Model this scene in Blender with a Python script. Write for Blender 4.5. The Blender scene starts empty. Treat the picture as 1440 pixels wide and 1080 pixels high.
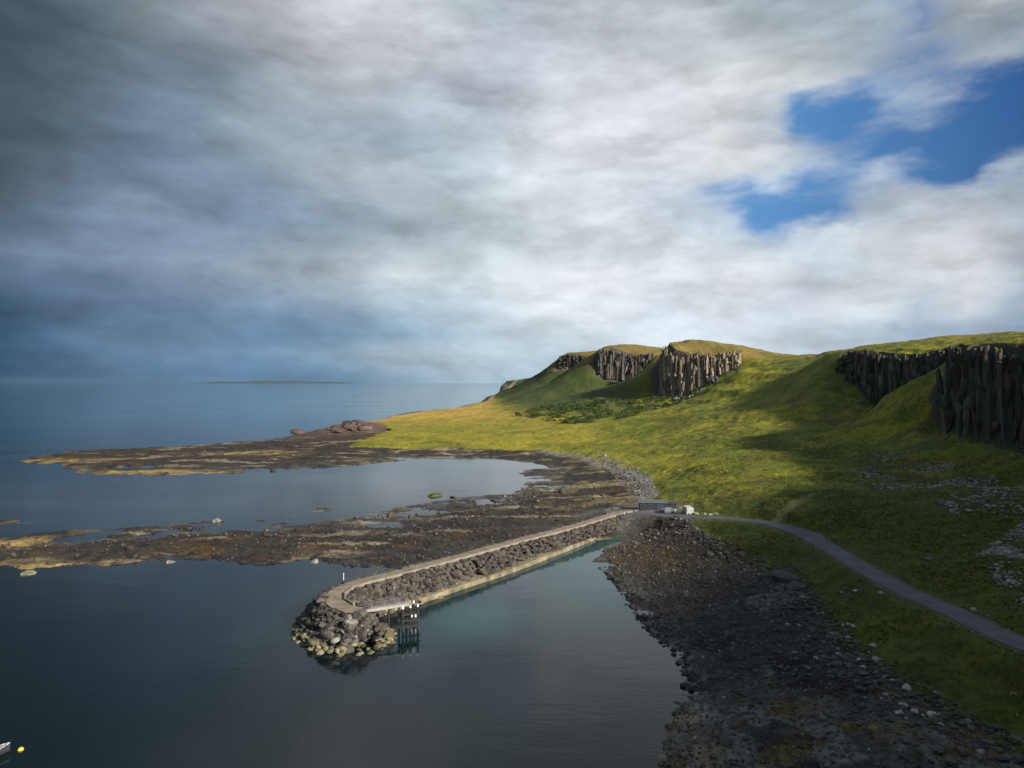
import bpy, bmesh, math, random
import numpy as np
from mathutils import Vector, Matrix

random.seed(7)
rng = np.random.default_rng(11)
scn = bpy.context.scene
COL = scn.collection
R = math.radians

# ------------------------------------------------------------------ camera
CAM_H, FOC, HOR = 40.0, 970.0, 537.0       # camera height (m), focal length and horizon of the 1440 px photograph
cd = bpy.data.cameras.new('camera'); cam = bpy.data.objects.new('camera', cd); COL.objects.link(cam)
cd.sensor_width = 36; cd.lens = 36 * FOC / 1440; cd.clip_start = 0.5; cd.clip_end = 120000
cam.location = (0, 0, CAM_H)
cam.rotation_euler = (R(90) - math.atan((540 - HOR) / FOC), 0, 0)
scn.camera = cam

# ------------------------------------------------------------------ sun, exposure
SUN_AZ, SUN_EL = R(130), R(25)
sdir = Vector((math.sin(SUN_AZ) * math.cos(SUN_EL), math.cos(SUN_AZ) * math.cos(SUN_EL), math.sin(SUN_EL)))
ld = bpy.data.lights.new('sun', 'SUN'); ld.energy = 5.0; ld.angle = R(4.0); ld.color = (1.0, 0.93, 0.80)
lo = bpy.data.objects.new('sun', ld); COL.objects.link(lo); lo.rotation_euler = (-sdir).to_track_quat('-Z', 'Y').to_euler()
lo.location = (0, 0, 300)
vs = scn.view_settings
scn.display_settings.display_device = 'sRGB'
vs.view_transform = 'Standard'; vs.look = 'None'; vs.exposure = 0.8; vs.gamma = 1.0; vs.use_curve_mapping = False

# ------------------------------------------------------------------ world: Nishita sky under a broken cloud deck
SKY_STRENGTH = 0.058
def lin(c):
    c = c / 255.0
    return c / 12.92 if c <= 0.04045 else ((c + 0.055) / 1.055) ** 2.4
SKY = {   # cloud colours seen at picture rows -> turned into azimuth / elevation below
0: [(0,72,92,108),(120,85,105,118),(200,115,125,130),(280,150,155,165),(360,175,178,185),(440,200,200,210),(520,205,205,213),(600,200,205,213),(640,175,187,193),(720,178,188,198),(840,178,185,190),(960,175,182,188),(1080,150,165,175),(1160,165,175,180),(1240,150,165,178),(1310,95,125,158),(1360,190,195,195),(1440,175,180,185)],
60: [(0,70,88,102),(120,80,98,112),(240,105,125,140),(330,135,145,155),(400,160,165,172),(480,190,192,200),(560,200,200,208),(640,190,195,203),(720,180,190,200),(840,190,195,203),(960,190,198,203),(1080,175,185,190),(1180,140,155,170),(1240,90,120,155),(1280,60,105,160),(1320,110,135,165),(1380,140,155,170),(1440,115,138,155)],
120: [(0,68,86,100),(120,82,100,116),(240,108,126,150),(330,120,138,155),(420,150,160,168),(500,178,183,190),(600,178,187,197),(720,178,188,200),(840,205,208,216),(960,205,210,214),(1080,210,213,215),(1180,205,210,212),(1240,175,185,195),(1320,130,150,175),(1380,70,110,160),(1440,20,80,145)],
180: [(0,68,88,100),(120,78,98,112),(180,100,120,145),(280,115,140,165),(330,140,158,170),(400,150,165,182),(480,158,175,190),(560,160,178,195),(640,172,188,200),(720,195,203,212),(800,222,226,230),(860,215,220,226),(960,205,210,216),(1060,210,213,217),(1095,150,175,200),(1130,50,112,180),(1220,40,105,175),(1270,95,138,180),(1320,115,148,185),(1355,50,108,172),(1440,18,85,155)],
240: [(0,75,92,105),(120,98,118,142),(240,105,128,158),(360,130,152,172),(450,165,178,190),(520,172,182,192),(600,170,185,196),(680,185,198,208),(760,212,218,224),(860,212,217,222),(960,208,214,220),(1060,220,222,225),(1120,215,220,222),(1180,170,185,200),(1220,150,175,200),(1280,165,183,195),(1335,35,102,175),(1375,50,110,175),(1400,140,160,180),(1440,140,160,175)],
280: [(0,80,98,115),(120,110,132,160),(240,150,175,195),(290,125,148,178),(360,125,148,178),(480,150,165,180),(600,180,192,200),(720,195,205,212),(840,215,220,226),(950,200,212,224),(990,125,165,210),(1040,120,165,212),(1060,175,198,222),(1095,65,132,202),(1180,75,138,200),(1215,140,170,200),(1280,180,190,200),(1360,190,195,200),(1440,165,178,188)],
320: [(0,78,98,120),(120,105,128,155),(240,115,138,165),(360,120,145,175),(480,135,158,178),(600,170,185,195),(720,195,207,213),(840,212,220,226),(960,208,216,224),(1030,190,205,220),(1070,95,152,210),(1115,170,195,218),(1180,205,212,218),(1280,200,207,213),(1360,195,200,207),(1440,170,180,190)],
360: [(0,100,122,148),(120,115,138,168),(240,135,158,182),(360,150,168,185),(480,165,178,190),(600,190,200,208),(720,195,206,212),(840,208,215,221),(960,205,213,220),(1060,215,220,225),(1120,205,212,220),(1200,185,198,208),(1280,200,205,210),(1360,205,205,210),(1440,180,188,197)],
395: [(0,75,102,130),(120,92,118,148),(240,120,142,168),(320,140,160,180),(420,160,175,190),(480,180,192,202),(580,205,212,215),(640,185,198,205),(720,218,224,230),(800,230,233,238),(880,228,232,237),(960,205,213,222),(1040,225,228,230),(1080,215,220,226),(1140,190,202,213),(1220,205,212,217),(1300,195,203,210),(1380,205,210,215),(1440,165,178,192)],
430: [(0,52,85,115),(120,85,112,142),(240,95,122,155),(360,115,142,170),(480,130,155,178),(580,150,172,190),(680,195,207,215),(760,222,227,232),(840,225,230,235),(920,205,215,225),(1000,220,225,230),(1080,200,210,220),(1160,215,221,228),(1240,215,220,225),(1300,170,188,205),(1380,215,215,218),(1420,160,175,195),(1440,130,155,180)],
470: [(0,45,80,110),(120,82,112,142),(240,95,124,155),(360,95,130,165),(480,112,148,180),(560,130,165,190),(640,160,185,205),(720,190,205,217),(840,205,214,222),(940,200,212,222),(1040,205,213,222),(1120,195,207,218),(1200,180,198,213),(1300,150,175,200),(1440,125,155,185)],
500: [(0,45,78,110),(120,80,112,145),(240,98,130,165),(360,110,148,185),(480,140,170,195),(560,175,195,210),(640,180,200,212),(720,175,197,212),(800,185,205,218),(1000,195,208,218),(1120,195,212,225),(1440,120,150,180)],
534: [(0,42,75,105),(120,70,102,135),(240,85,118,155),(360,85,125,165),(480,95,140,178),(560,140,172,198),(640,165,190,208),(700,170,195,212),(1000,185,203,216),(1440,130,160,190)]}
_rows = sorted(SKY)
def sky_px(x, y):
    def row(v):
        a = SKY[v]; xs = [p[0] for p in a]
        return [np.interp(x, xs, [p[k] for p in a]) for k in (1, 2, 3)]
    cols = np.array([row(v) for v in _rows])
    return [np.interp(y, _rows, cols[:, k]) for k in range(3)]
NEUTRAL = (150, 164, 178)

w = bpy.data.worlds.new('World'); scn.world = w; w.use_nodes = True
nt = w.node_tree; N = nt.nodes; L = nt.links; N.clear()
def wm(op, a, b=None, c=None):
    n = N.new('ShaderNodeMath'); n.operation = op
    for i, v in enumerate((a, b, c)):
        if v is None: continue
        if isinstance(v, (int, float)): n.inputs[i].default_value = v
        else: L.new(v, n.inputs[i])
    return n.outputs[0]
tc = N.new('ShaderNodeTexCoord'); sep = N.new('ShaderNodeSeparateXYZ'); L.new(tc.outputs['Generated'], sep.inputs[0])
dx, dy, dz = sep.outputs
hyp = wm('SQRT', wm('ADD', wm('MULTIPLY', dx, dx), wm('MULTIPLY', dy, dy)))
az = wm('ARCTAN2', dx, dy)                                   # 0 straight ahead, + to the right
tel = wm('DIVIDE', dz, wm('MAXIMUM', hyp, 0.001))            # tangent of the elevation
# flat cloud deck coordinates (perspective of a layer overhead)
den = wm('ADD', wm('MAXIMUM', dz, 0.0), 0.10)
cmb = N.new('ShaderNodeCombineXYZ'); L.new(wm('DIVIDE', dx, den), cmb.inputs[0]); L.new(wm('DIVIDE', dy, den), cmb.inputs[1])
cmb2 = N.new('ShaderNodeCombineXYZ'); L.new(wm('MULTIPLY', az, 1.0), cmb2.inputs[0]); L.new(wm('ADD', wm('MULTIPLY', tel, 2.2), wm('MULTIPLY', az, 0.25)), cmb2.inputs[1]); L.new(wm('SUBTRACT', wm('MULTIPLY', az, 0.45), wm('MULTIPLY', tel, 1.3)), cmb2.inputs[2])
def noise(vec, scale, detail, rough, loc=(0, 0, 0), dist=0.0):
    mp = N.new('ShaderNodeMapping'); mp.inputs['Location'].default_value = loc; L.new(vec, mp.inputs[0])
    n = N.new('ShaderNodeTexNoise'); n.inputs['Scale'].default_value = scale; n.inputs['Detail'].default_value = detail
    n.inputs['Roughness'].default_value = rough; n.inputs['Distortion'].default_value = dist
    L.new(mp.outputs[0], n.inputs['Vector']); return wm('SUBTRACT', n.outputs['Fac'], 0.5)
c1 = noise(cmb.outputs[0], 1.3, 7, 0.58, (3, 1, 0), 0.3)
c2 = noise(cmb2.outputs[0], 9.0, 8, 0.58, (7, 2, 3), 0.0)
c3 = noise(cmb2.outputs[0], 11.0, 8, 0.58, (1, 9, 5), 0.0)
c4 = noise(cmb2.outputs[0], 7.0, 6, 0.52, (21, 4, 5), 0.15)
c4u = noise(cmb2.outputs[0], 7.0, 6, 0.52, (21.0, 3.955, 5), 0.15)
c6 = noise(cmb2.outputs[0], 3.4, 6, 0.5, (5, 11, 2), 0.1)
c6u = noise(cmb2.outputs[0], 3.4, 6, 0.5, (5, 10.91, 2), 0.1)
c5 = noise(cmb2.outputs[0], 17.0, 6, 0.55, (2, 14, 8), 0.1)
azw = wm('ADD', az, wm('ADD', wm('MULTIPLY', c2, 0.065), wm('MULTIPLY', c6, 0.05)))
telw = wm('ADD', tel, wm('MULTIPLY', wm('ADD', wm('MULTIPLY', c3, 0.05), wm('MULTIPLY', c6, 0.02)),
        wm('MINIMUM', wm('MULTIPLY', wm('MAXIMUM', tel, 0), 5.0), 1.0)))
fac = wm('ADD', wm('DIVIDE', azw, 2 * math.pi), 0.5)
tw = [0.0, .018, .04, .068, .095, .125, .155, .19, .225, .26, .30, .35, .41, .48, .56]
azs = [R(a) for a in np.linspace(-36.5, 36.5, 28)]
prev = None
for k, t in enumerate(tw):
    cr = N.new('ShaderNodeValToRGB'); L.new(fac, cr.inputs[0]); e = cr.color_ramp.elements
    pts = []
    for a in azs:
        c = sky_px(720 + FOC * math.tan(a), HOR - FOC * t / math.cos(a))
        lum_ = 0.3 * c[0] + 0.55 * c[1] + 0.15 * c[2]; ds_ = 0.18 if a < R(8) else 0.12
        c = [c[0] + (lum_ * .97 - c[0]) * ds_, c[1] + (lum_ * 1.01 - c[1]) * ds_, c[2] + (lum_ * 1.03 - c[2]) * ds_] if (c[2] - c[0] < 70 or a < R(8)) else c
        px_ = 720 + FOC * math.tan(a); bl = min(1.0, max(0.0, (c[2] - c[0] - 22) / 75)) if px_ > 960 else 0.0
        if px_ > 960: c = [c[0] + (205 - c[0]) * min(1, bl * 1.3), c[1] + (211 - c[1]) * min(1, bl * 1.3), c[2] + (218 - c[2]) * min(1, bl * 1.3)]
        pts.append((a, [lin(v) for v in c], bl))
    dl, dr = pts[0][1], pts[-1][1]
    mid = [lin(v) for v in NEUTRAL]
    rr = [lin(v) for v in (150, 168, 188)]
    lo_ = [0.75 * a + 0.25 * b for a, b in zip(dl, mid)]
    pts = [(-math.pi, mid, .3), (R(-100), lo_, .1)] + pts + [(R(75), rr, .4), (math.pi - 0.001, mid, .3)]
    e[0].position = 0; e[1].position = 1
    for i, (a, c, al) in enumerate(pts):
        p = a / (2 * math.pi) + 0.5
        el = e[0] if i == 0 else (e[-1] if i == len(pts) - 1 else e.new(p))
        el.position = p; el.color = (*c, al)
    if prev is None: prev = (cr.outputs[0], cr.outputs[1])
    else:
        mr = N.new('ShaderNodeMapRange'); mr.inputs[1].default_value = tw[k - 1]; mr.inputs[2].default_value = t
        L.new(telw, mr.inputs[0])
        mx = N.new('ShaderNodeMix'); mx.data_type = 'RGBA'; L.new(mr.outputs[0], mx.inputs[0])
        L.new(prev[0], mx.inputs[6]); L.new(cr.outputs[0], mx.inputs[7])
        ma = N.new('ShaderNodeMix'); ma.data_type = 'FLOAT'; L.new(mr.outputs[0], ma.inputs[0])
        L.new(prev[1], ma.inputs[2]); L.new(cr.outputs[1], ma.inputs[3])
        prev = (mx.outputs[2], ma.outputs[0])
# overhead the deck goes on in its mean grey
mr = N.new('ShaderNodeMapRange'); mr.inputs[1].default_value = 0.56; mr.inputs[2].default_value = 1.5; L.new(tel, mr.inputs[0])
mx = N.new('ShaderNodeMix'); mx.data_type = 'RGBA'; L.new(mr.outputs[0], mx.inputs[0]); L.new(prev[0], mx.inputs[6])
mx.inputs[7].default_value = (*[lin(v) for v in NEUTRAL], 1)
# cloud relief
def billow(loc):
    mp = N.new('ShaderNodeMapping'); mp.inputs['Location'].default_value = loc; L.new(cmb2.outputs[0], mp.inputs[0])
    cx_ = N.new('ShaderNodeCombineXYZ'); L.new(wm('MULTIPLY', c2, 0.22), cx_.inputs[0]); L.new(wm('MULTIPLY', c3, 0.22), cx_.inputs[1])
    va = N.new('ShaderNodeVectorMath'); va.operation = 'ADD'; L.new(mp.outputs[0], va.inputs[0]); L.new(cx_.outputs[0], va.inputs[1])
    v = N.new('ShaderNodeTexVoronoi'); v.feature = 'F1'; v.inputs['Scale'].default_value = 5.5; v.inputs['Detail'].default_value = 1.0; v.inputs['Roughness'].default_value = 0.45; v.normalize = True
    L.new(va.outputs[0], v.inputs['Vector']); return v.outputs['Distance']
bl0 = billow((3, 7, 1)); bl1 = billow((3, 6.965, 1))
puff = wm('ADD', wm('MULTIPLY', wm('SUBTRACT', bl0, bl1), 1.0), wm('MULTIPLY', wm('SUBTRACT', 0.30, bl0), 0.35))
edge_ = wm('ADD', wm('MULTIPLY', wm('SUBTRACT', c4u, c4), 0.7), wm('MULTIPLY', wm('SUBTRACT', c6u, c6), 0.9))   # lit upper edges, grey undersides
cm0 = N.new('ShaderNodeMapRange'); cm0.interpolation_type = 'SMOOTHSTEP'; cm0.inputs[1].default_value = -0.06; cm0.inputs[2].default_value = 0.09; cm0.inputs[3].default_value = -0.5; cm0.inputs[4].default_value = 0.5
L.new(wm('ADD', c4, wm('MULTIPLY', c5, 0.35)), cm0.inputs[0]); cell = cm0.outputs[0]
amp = wm('ADD', wm('ADD', 1.05, puff), wm('ADD', edge_, wm('ADD', wm('MULTIPLY', cell, 0.11), wm('ADD', wm('MULTIPLY', c4, 0.2), wm('MULTIPLY', c5, 0.2)))))
vm = N.new('ShaderNodeVectorMath'); vm.operation = 'SCALE'; L.new(mx.outputs[2], vm.inputs[0]); L.new(wm('MULTIPLY', amp, 10.0), vm.inputs[3])
sky = N.new('ShaderNodeTexSky'); sky.sky_type = 'NISHITA'; sky.sun_disc = False
sky.sun_elevation = SUN_EL; sky.sun_rotation = SUN_AZ; sky.air_density = 1.0; sky.dust_density = 0.3; sky.ozone_density = 2.0
# clear blue seen through the gaps, deeper towards the right
br = N.new('ShaderNodeMapRange'); br.inputs[1].default_value = R(20); br.inputs[2].default_value = R(38); L.new(az, br.inputs[0])
bc = N.new('ShaderNodeMix'); bc.data_type = 'RGBA'; L.new(br.outputs[0], bc.inputs[0]); bc.inputs[6].default_value = (*[lin(v) * 10 for v in (88, 148, 208)], 1); bc.inputs[7].default_value = (*[lin(v) * 10 for v in (16, 76, 142)], 1)
bm_ = N.new('ShaderNodeMix'); bm_.data_type = 'RGBA'; bm_.inputs[0].default_value = 0.8; L.new(sky.outputs[0], bm_.inputs[6]); L.new(bc.outputs[2], bm_.inputs[7])
gap = N.new('ShaderNodeMapRange'); gap.interpolation_type = 'SMOOTHSTEP'; gap.inputs[1].default_value = 0.10; gap.inputs[2].default_value = 0.82
L.new(wm('ADD', prev[1], wm('MULTIPLY', wm('ADD', c5, c4), 0.6)), gap.inputs[0])
fm = N.new('ShaderNodeMix'); fm.data_type = 'RGBA'; L.new(gap.outputs[0], fm.inputs[0]); L.new(vm.outputs[0], fm.inputs[6]); L.new(bm_.outputs[2], fm.inputs[7])
bg = N.new('ShaderNodeBackground'); bg.inputs[1].default_value = SKY_STRENGTH; L.new(fm.outputs[2], bg.inputs[0])
wo = N.new('ShaderNodeOutputWorld'); L.new(bg.outputs[0], wo.inputs[0])

# ------------------------------------------------------------------ helpers
def P(px, py, z=0.0):                       # where the ray through a photo point meets height z
    d = (CAM_H - z) * FOC / (py - HOR); return ((px - 720) / FOC * d, d)
def PD(px, py, d):                          # the point at depth d on that ray
    return ((px - 720) / FOC * d, d, CAM_H - (py - HOR) / FOC * d)

def _hash(ix, iy, seed):
    h = (ix.astype(np.int64) * 374761393 + iy.astype(np.int64) * 668265263 + seed * 1442695041) & 0xFFFFFFFF
    h = ((h ^ (h >> 13)) * 1274126177) & 0xFFFFFFFF
    h = h ^ (h >> 16)
    return (h & 0xFFFF).astype(np.float32) / 65535.0
def vnoise(x, y, seed=0):
    fx = np.floor(x); fy = np.floor(y); tx = (x - fx).astype(np.float32); ty = (y - fy).astype(np.float32)
    tx = tx * tx * (3 - 2 * tx); ty = ty * ty * (3 - 2 * ty)
    ix = fx.astype(np.int64); iy = fy.astype(np.int64)
    a = _hash(ix, iy, seed); b = _hash(ix + 1, iy, seed); c = _hash(ix, iy + 1, seed); d = _hash(ix + 1, iy + 1, seed)
    return (a + (b - a) * tx) * (1 - ty) + (c + (d - c) * tx) * ty - 0.5
def fbm(x, y, octv=4, seed=0, gain=0.5):
    s = 0; a = 1.0
    ca, sa = 0.8, 0.6
    for i in range(octv):
        s = s + a * vnoise(x, y, seed + i * 17); a *= gain
        x, y = (x * ca - y * sa) * 2.03 + 13.1, (x * sa + y * ca) * 2.03 + 7.7
    return s
def sstep(a, b, x):
    t = np.clip((x - a) / (b - a), 0, 1); return t * t * (3 - 2 * t)

def poly_sd(X, Y, poly):                    # signed distance, + inside
    poly = np.array(poly, dtype=np.float32); out = np.empty(X.shape, np.float32)
    for s in range(0, len(X), 200000):
        x = X[s:s + 200000]; y = Y[s:s + 200000]
        d2 = np.full(x.shape, 1e12, np.float32); ins = np.zeros(x.shape, bool)
        for i in range(len(poly)):
            ax, ay = poly[i]; bx, by = poly[(i + 1) % len(poly)]
            ex, ey = bx - ax, by - ay
            t = np.clip(((x - ax) * ex + (y - ay) * ey) / (ex * ex + ey * ey + 1e-9), 0, 1)
            qx = x - ax - t * ex; qy = y - ay - t * ey
            d2 = np.minimum(d2, qx * qx + qy * qy)
            if ay != by:
                c = ((ay > y) != (by > y)) & (x < ex * (y - ay) / (by - ay) + ax); ins ^= c
        d = np.sqrt(d2); out[s:s + 200000] = np.where(ins, d, -d)
    return out
def line_dist(X, Y, line):                  # distance to a polyline and the height along it
    line = np.array(line, dtype=np.float32); best = np.full(X.shape, 1e12, np.float32); zz = np.zeros(X.shape, np.float32)
    for i in range(len(line) - 1):
        a = line[i]; b = line[i + 1]; ex, ey = b[0] - a[0], b[1] - a[1]
        t = np.clip(((X - a[0]) * ex + (Y - a[1]) * ey) / (ex * ex + ey * ey), 0, 1)
        d = (X - a[0] - t * ex) ** 2 + (Y - a[1] - t * ey) ** 2
        m = d < best; best = np.where(m, d, best); zz = np.where(m, a[2] + t * (b[2] - a[2]), zz)
    return np.sqrt(best), zz
def smooth_line(pts, n=8):                  # Catmull-Rom
    pts = [np.array(p, float) for p in pts]; out = []
    for i in range(len(pts) - 1):
        p0 = pts[max(i - 1, 0)]; p1 = pts[i]; p2 = pts[i + 1]; p3 = pts[min(i + 2, len(pts) - 1)]
        for k in range(n):
            t = k / n
            out.append(0.5 * ((2 * p1) + (-p0 + p2) * t + (2 * p0 - 5 * p1 + 4 * p2 - p3) * t * t + (-p0 + 3 * p1 - 3 * p2 + p3) * t ** 3))
    out.append(pts[-1]); return out

def link(o, parent=None):
    COL.objects.link(o)
    if parent is not None: o.parent = parent
    return o
def tag(o, label=None, cat=None, group=None, kind=None):
    if label: o['label'] = label
    if cat: o['category'] = cat
    if group: o['group'] = group
    if kind: o['kind'] = kind
    return o
def empty(name, loc, rz=0, parent=None):
    o = bpy.data.objects.new(name, None); o.location = loc; o.rotation_euler = (0, 0, rz); o.empty_display_size = 0.3
    return link(o, parent)
def mesh_np(name, V, F, mat, parent=None, smooth=True, cols=None, mats=None):
    me = bpy.data.meshes.new(name); V = np.asarray(V, np.float32); F = np.asarray(F, np.int32)
    k = F.shape[1]
    me.vertices.add(len(V)); me.vertices.foreach_set('co', V.ravel())
    me.loops.add(F.size); me.loops.foreach_set('vertex_index', F.ravel())
    me.polygons.add(len(F)); me.polygons.foreach_set('loop_start', np.arange(0, F.size, k, dtype=np.int32))
    me.polygons.foreach_set('use_smooth', np.full(len(F), smooth, bool))
    me.update(calc_edges=True)
    if cols is not None:
        at = me.color_attributes.new('tint', 'FLOAT_COLOR', 'POINT')
        c = np.ones((len(V), 4), np.float32); c[:, :cols.shape[1]] = cols; at.data.foreach_set('color', c.ravel())
    me.materials.append(mat); me.validate()
    o = bpy.data.objects.new(name, me); return link(o, parent)
def bm_obj(name, bm, mat, parent=None, smooth=False):
    me = bpy.data.meshes.new(name); bm.normal_update(); bm.to_mesh(me); bm.free()
    for p in me.polygons: p.use_smooth = smooth
    me.materials.append(mat); return link(bpy.data.objects.new(name, me), parent)
def bx(bm, cx, cy, cz, sx, sy, sz, bev=0.0, rot=None):
    r = bmesh.ops.create_cube(bm, size=1.0); vs_ = r['verts']
    for v in vs_: v.co = Vector((v.co.x * sx, v.co.y * sy, v.co.z * sz))
    if bev:
        es = list({e for v in vs_ for e in v.link_edges})
        b = bmesh.ops.bevel(bm, geom=es, offset=bev, segments=1, affect='EDGES'); vs_ = list({v for f in b['faces'] for v in f.verts} | {v for v in vs_ if v.is_valid})
    if rot is not None:
        for v in vs_: v.co = rot @ v.co
    for v in vs_: v.co += Vector((cx, cy, cz))
def rod(bm, a, b, r, seg=8, r2=None):
    a = Vector(a); b = Vector(b); d = b - a
    m = Matrix.Translation((a + b) / 2) @ d.to_track_quat('Z', 'Y').to_matrix().to_4x4()
    bmesh.ops.create_cone(bm, cap_ends=True, segments=seg, radius1=r, radius2=r if r2 is None else r2, depth=d.length, matrix=m)

# ------------------------------------------------------------------ materials
def mat(name, col, rough=0.8, var=0.25, scale=3.0, bump=0.0, bscale=8.0, metal=0.0, spec=0.3, stretch=None, attr=False, objvar=0.0, ledge=None, wet=False):
    m = bpy.data.materials.new(name); m.use_nodes = True; t = m.node_tree; n = t.nodes; l = t.links
    b = n['Principled BSDF']; b.inputs['Roughness'].default_value = rough; b.inputs['Metallic'].default_value = metal
    b.inputs['Specular IOR Level'].default_value = spec
    g = n.new('ShaderNodeNewGeometry') if attr else n.new('ShaderNodeTexCoord')
    vec = g.outputs['Position'] if attr else g.outputs['Object']
    if stretch:
        mp = n.new('ShaderNodeMapping'); mp.inputs['Scale'].default_value = stretch; l.new(vec, mp.inputs[0]); vec = mp.outputs[0]
    def nz(s, d=5, r=0.6):
        x = n.new('ShaderNodeTexNoise'); x.inputs['Scale'].default_value = s; x.inputs['Detail'].default_value = d; x.inputs['Roughness'].default_value = r
        l.new(vec, x.inputs['Vector']); return x.outputs['Fac']
    mr = n.new('ShaderNodeMapRange'); mr.inputs[1].default_value = 0.3; mr.inputs[2].default_value = 0.7
    mr.inputs[3].default_value = 1 - var; mr.inputs[4].default_value = 1 + var; l.new(nz(scale), mr.inputs[0])
    sc = n.new('ShaderNodeVectorMath'); sc.operation = 'SCALE'; l.new(mr.outputs[0], sc.inputs[3])
    if attr:
        a = n.new('ShaderNodeAttribute'); a.attribute_name = 'tint'; l.new(a.outputs['Color'], sc.inputs[0])
    else: sc.inputs[0].default_value = col[:3]
    out = sc.outputs[0]
    if objvar:
        oi = n.new('ShaderNodeObjectInfo'); m2 = n.new('ShaderNodeMapRange'); m2.inputs[3].default_value = 1 - objvar; m2.inputs[4].default_value = 1 + objvar
        l.new(oi.outputs['Random'], m2.inputs[0]); s2 = n.new('ShaderNodeVectorMath'); s2.operation = 'SCALE'
        l.new(out, s2.inputs[0]); l.new(m2.outputs[0], s2.inputs[3]); out = s2.outputs[0]
    if ledge:
        ge = n.new('ShaderNodeNewGeometry'); sx_ = n.new('ShaderNodeSeparateXYZ'); l.new(ge.outputs['True Normal'], sx_.inputs[0])
        m3 = n.new('ShaderNodeMapRange'); m3.inputs[1].default_value = 0.35; m3.inputs[2].default_value = 0.75; l.new(sx_.outputs[2], m3.inputs[0])
        mg = n.new('ShaderNodeMix'); mg.data_type = 'RGBA'; l.new(m3.outputs[0], mg.inputs[0]); l.new(out, mg.inputs[6]); mg.inputs[7].default_value = (*ledge, 1); out = mg.outputs[2]
    l.new(out, b.inputs['Base Color'])
    if wet:
        ge = n.new('ShaderNodeSeparateXYZ'); l.new(vec, ge.inputs[0]); m4 = n.new('ShaderNodeMapRange'); m4.inputs[1].default_value = 0.1; m4.inputs[2].default_value = 1.3; m4.inputs[3].default_value = 0.28; m4.inputs[4].default_value = 0.92
        l.new(ge.outputs[2], m4.inputs[0]); l.new(m4.outputs[0], b.inputs['Roughness'])
    if bump:
        bp = n.new('ShaderNodeBump'); bp.inputs['Strength'].default_value = 1.0; bp.inputs['Distance'].default_value = bump
        l.new(nz(bscale, 6, 0.65), bp.inputs['Height']); l.new(bp.outputs[0], b.inputs['Normal'])
    return m
M_ground = mat('ground', (0.1, 0.1, 0.02), 0.9, 0.5, 1.1, 0.3, 1.6, attr=True, spec=0.2, wet=True)
M_stone = mat('loose_stone', (0.2, 0.2, 0.2), 0.85, 0.35, 1.5, 0.05, 5.0, attr=True, spec=0.2)
M_boulder = mat('boulder_rock', (0.17, 0.165, 0.155), 0.85, 0.4, 1.2, 0.08, 4.0, spec=0.2, objvar=0.5)
M_dboulder = mat('dark_boulder_rock', (0.055, 0.052, 0.05), 0.75, 0.4, 1.2, 0.08, 4.0, spec=0.3, objvar=0.45)
M_col_d = mat('dark_basalt', (0.085, 0.074, 0.066), 0.9, 0.6, 0.5, 0.3, 0.7, stretch=(1, 1, 0.22), objvar=0.5, spec=0.15, ledge=(0.08, 0.085, 0.012))
M_col_l = mat('weathered_basalt', (0.225, 0.18, 0.135), 0.9, 0.6, 0.4, 0.4, 0.5, stretch=(1, 1, 0.2), objvar=0.55, spec=0.15, ledge=(0.16, 0.14, 0.03))
M_armour = mat('armour_rock', (0.062, 0.054, 0.048), 0.85, 0.4, 0.9, 0.08, 3.0, spec=0.2, objvar=0.5)
M_weedrock = mat('weedy_rock', (0.145, 0.13, 0.078), 0.8, 0.5, 1.0, 0.08, 3.0, spec=0.25, objvar=0.4)
M_conc = mat('concrete', (0.215, 0.185, 0.145), 0.85, 0.35, 0.5, 0.03, 3.0)
M_weedconc = mat('weedy_concrete', (0.17, 0.145, 0.095), 0.8, 0.6, 0.5, 0.05, 2.0)
M_path = mat('gravel_path', (0.19, 0.155, 0.115), 0.95, 0.35, 0.6, 0.04, 4.0)
M_road = mat('tarmac', (0.085, 0.083, 0.095), 0.85, 0.35, 0.25, 0.01, 10.0)
M_galv = mat('galvanised_steel', (0.42, 0.43, 0.44), 0.5, 0.15, 3.0, metal=0.4)
M_deck = mat('weathered_deck', (0.27, 0.265, 0.25), 0.8, 0.2, 2.0)
M_dull = mat('dull_steel', (0.16, 0.165, 0.17), 0.6, 0.15, 3.0, metal=0.3)
M_tar = mat('tarred_timber', (0.025, 0.024, 0.024), 0.8, 0.3, 3.0)
M_white = mat('white_paint', (0.78, 0.78, 0.76), 0.45, 0.06, 2.0)
M_glass = mat('dark_glass', (0.02, 0.025, 0.03), 0.1, 0.05, 1.0, spec=0.6)
M_rubber = mat('rubber', (0.02, 0.02, 0.02), 0.9, 0.1, 2.0)
M_leaf = mat('scrub_leaves', (0.05, 0.07, 0.018), 0.8, 0.5, 0.3, objvar=0.4)
M_stem = mat('scrub_stems', (0.06, 0.045, 0.03), 0.9)

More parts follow.
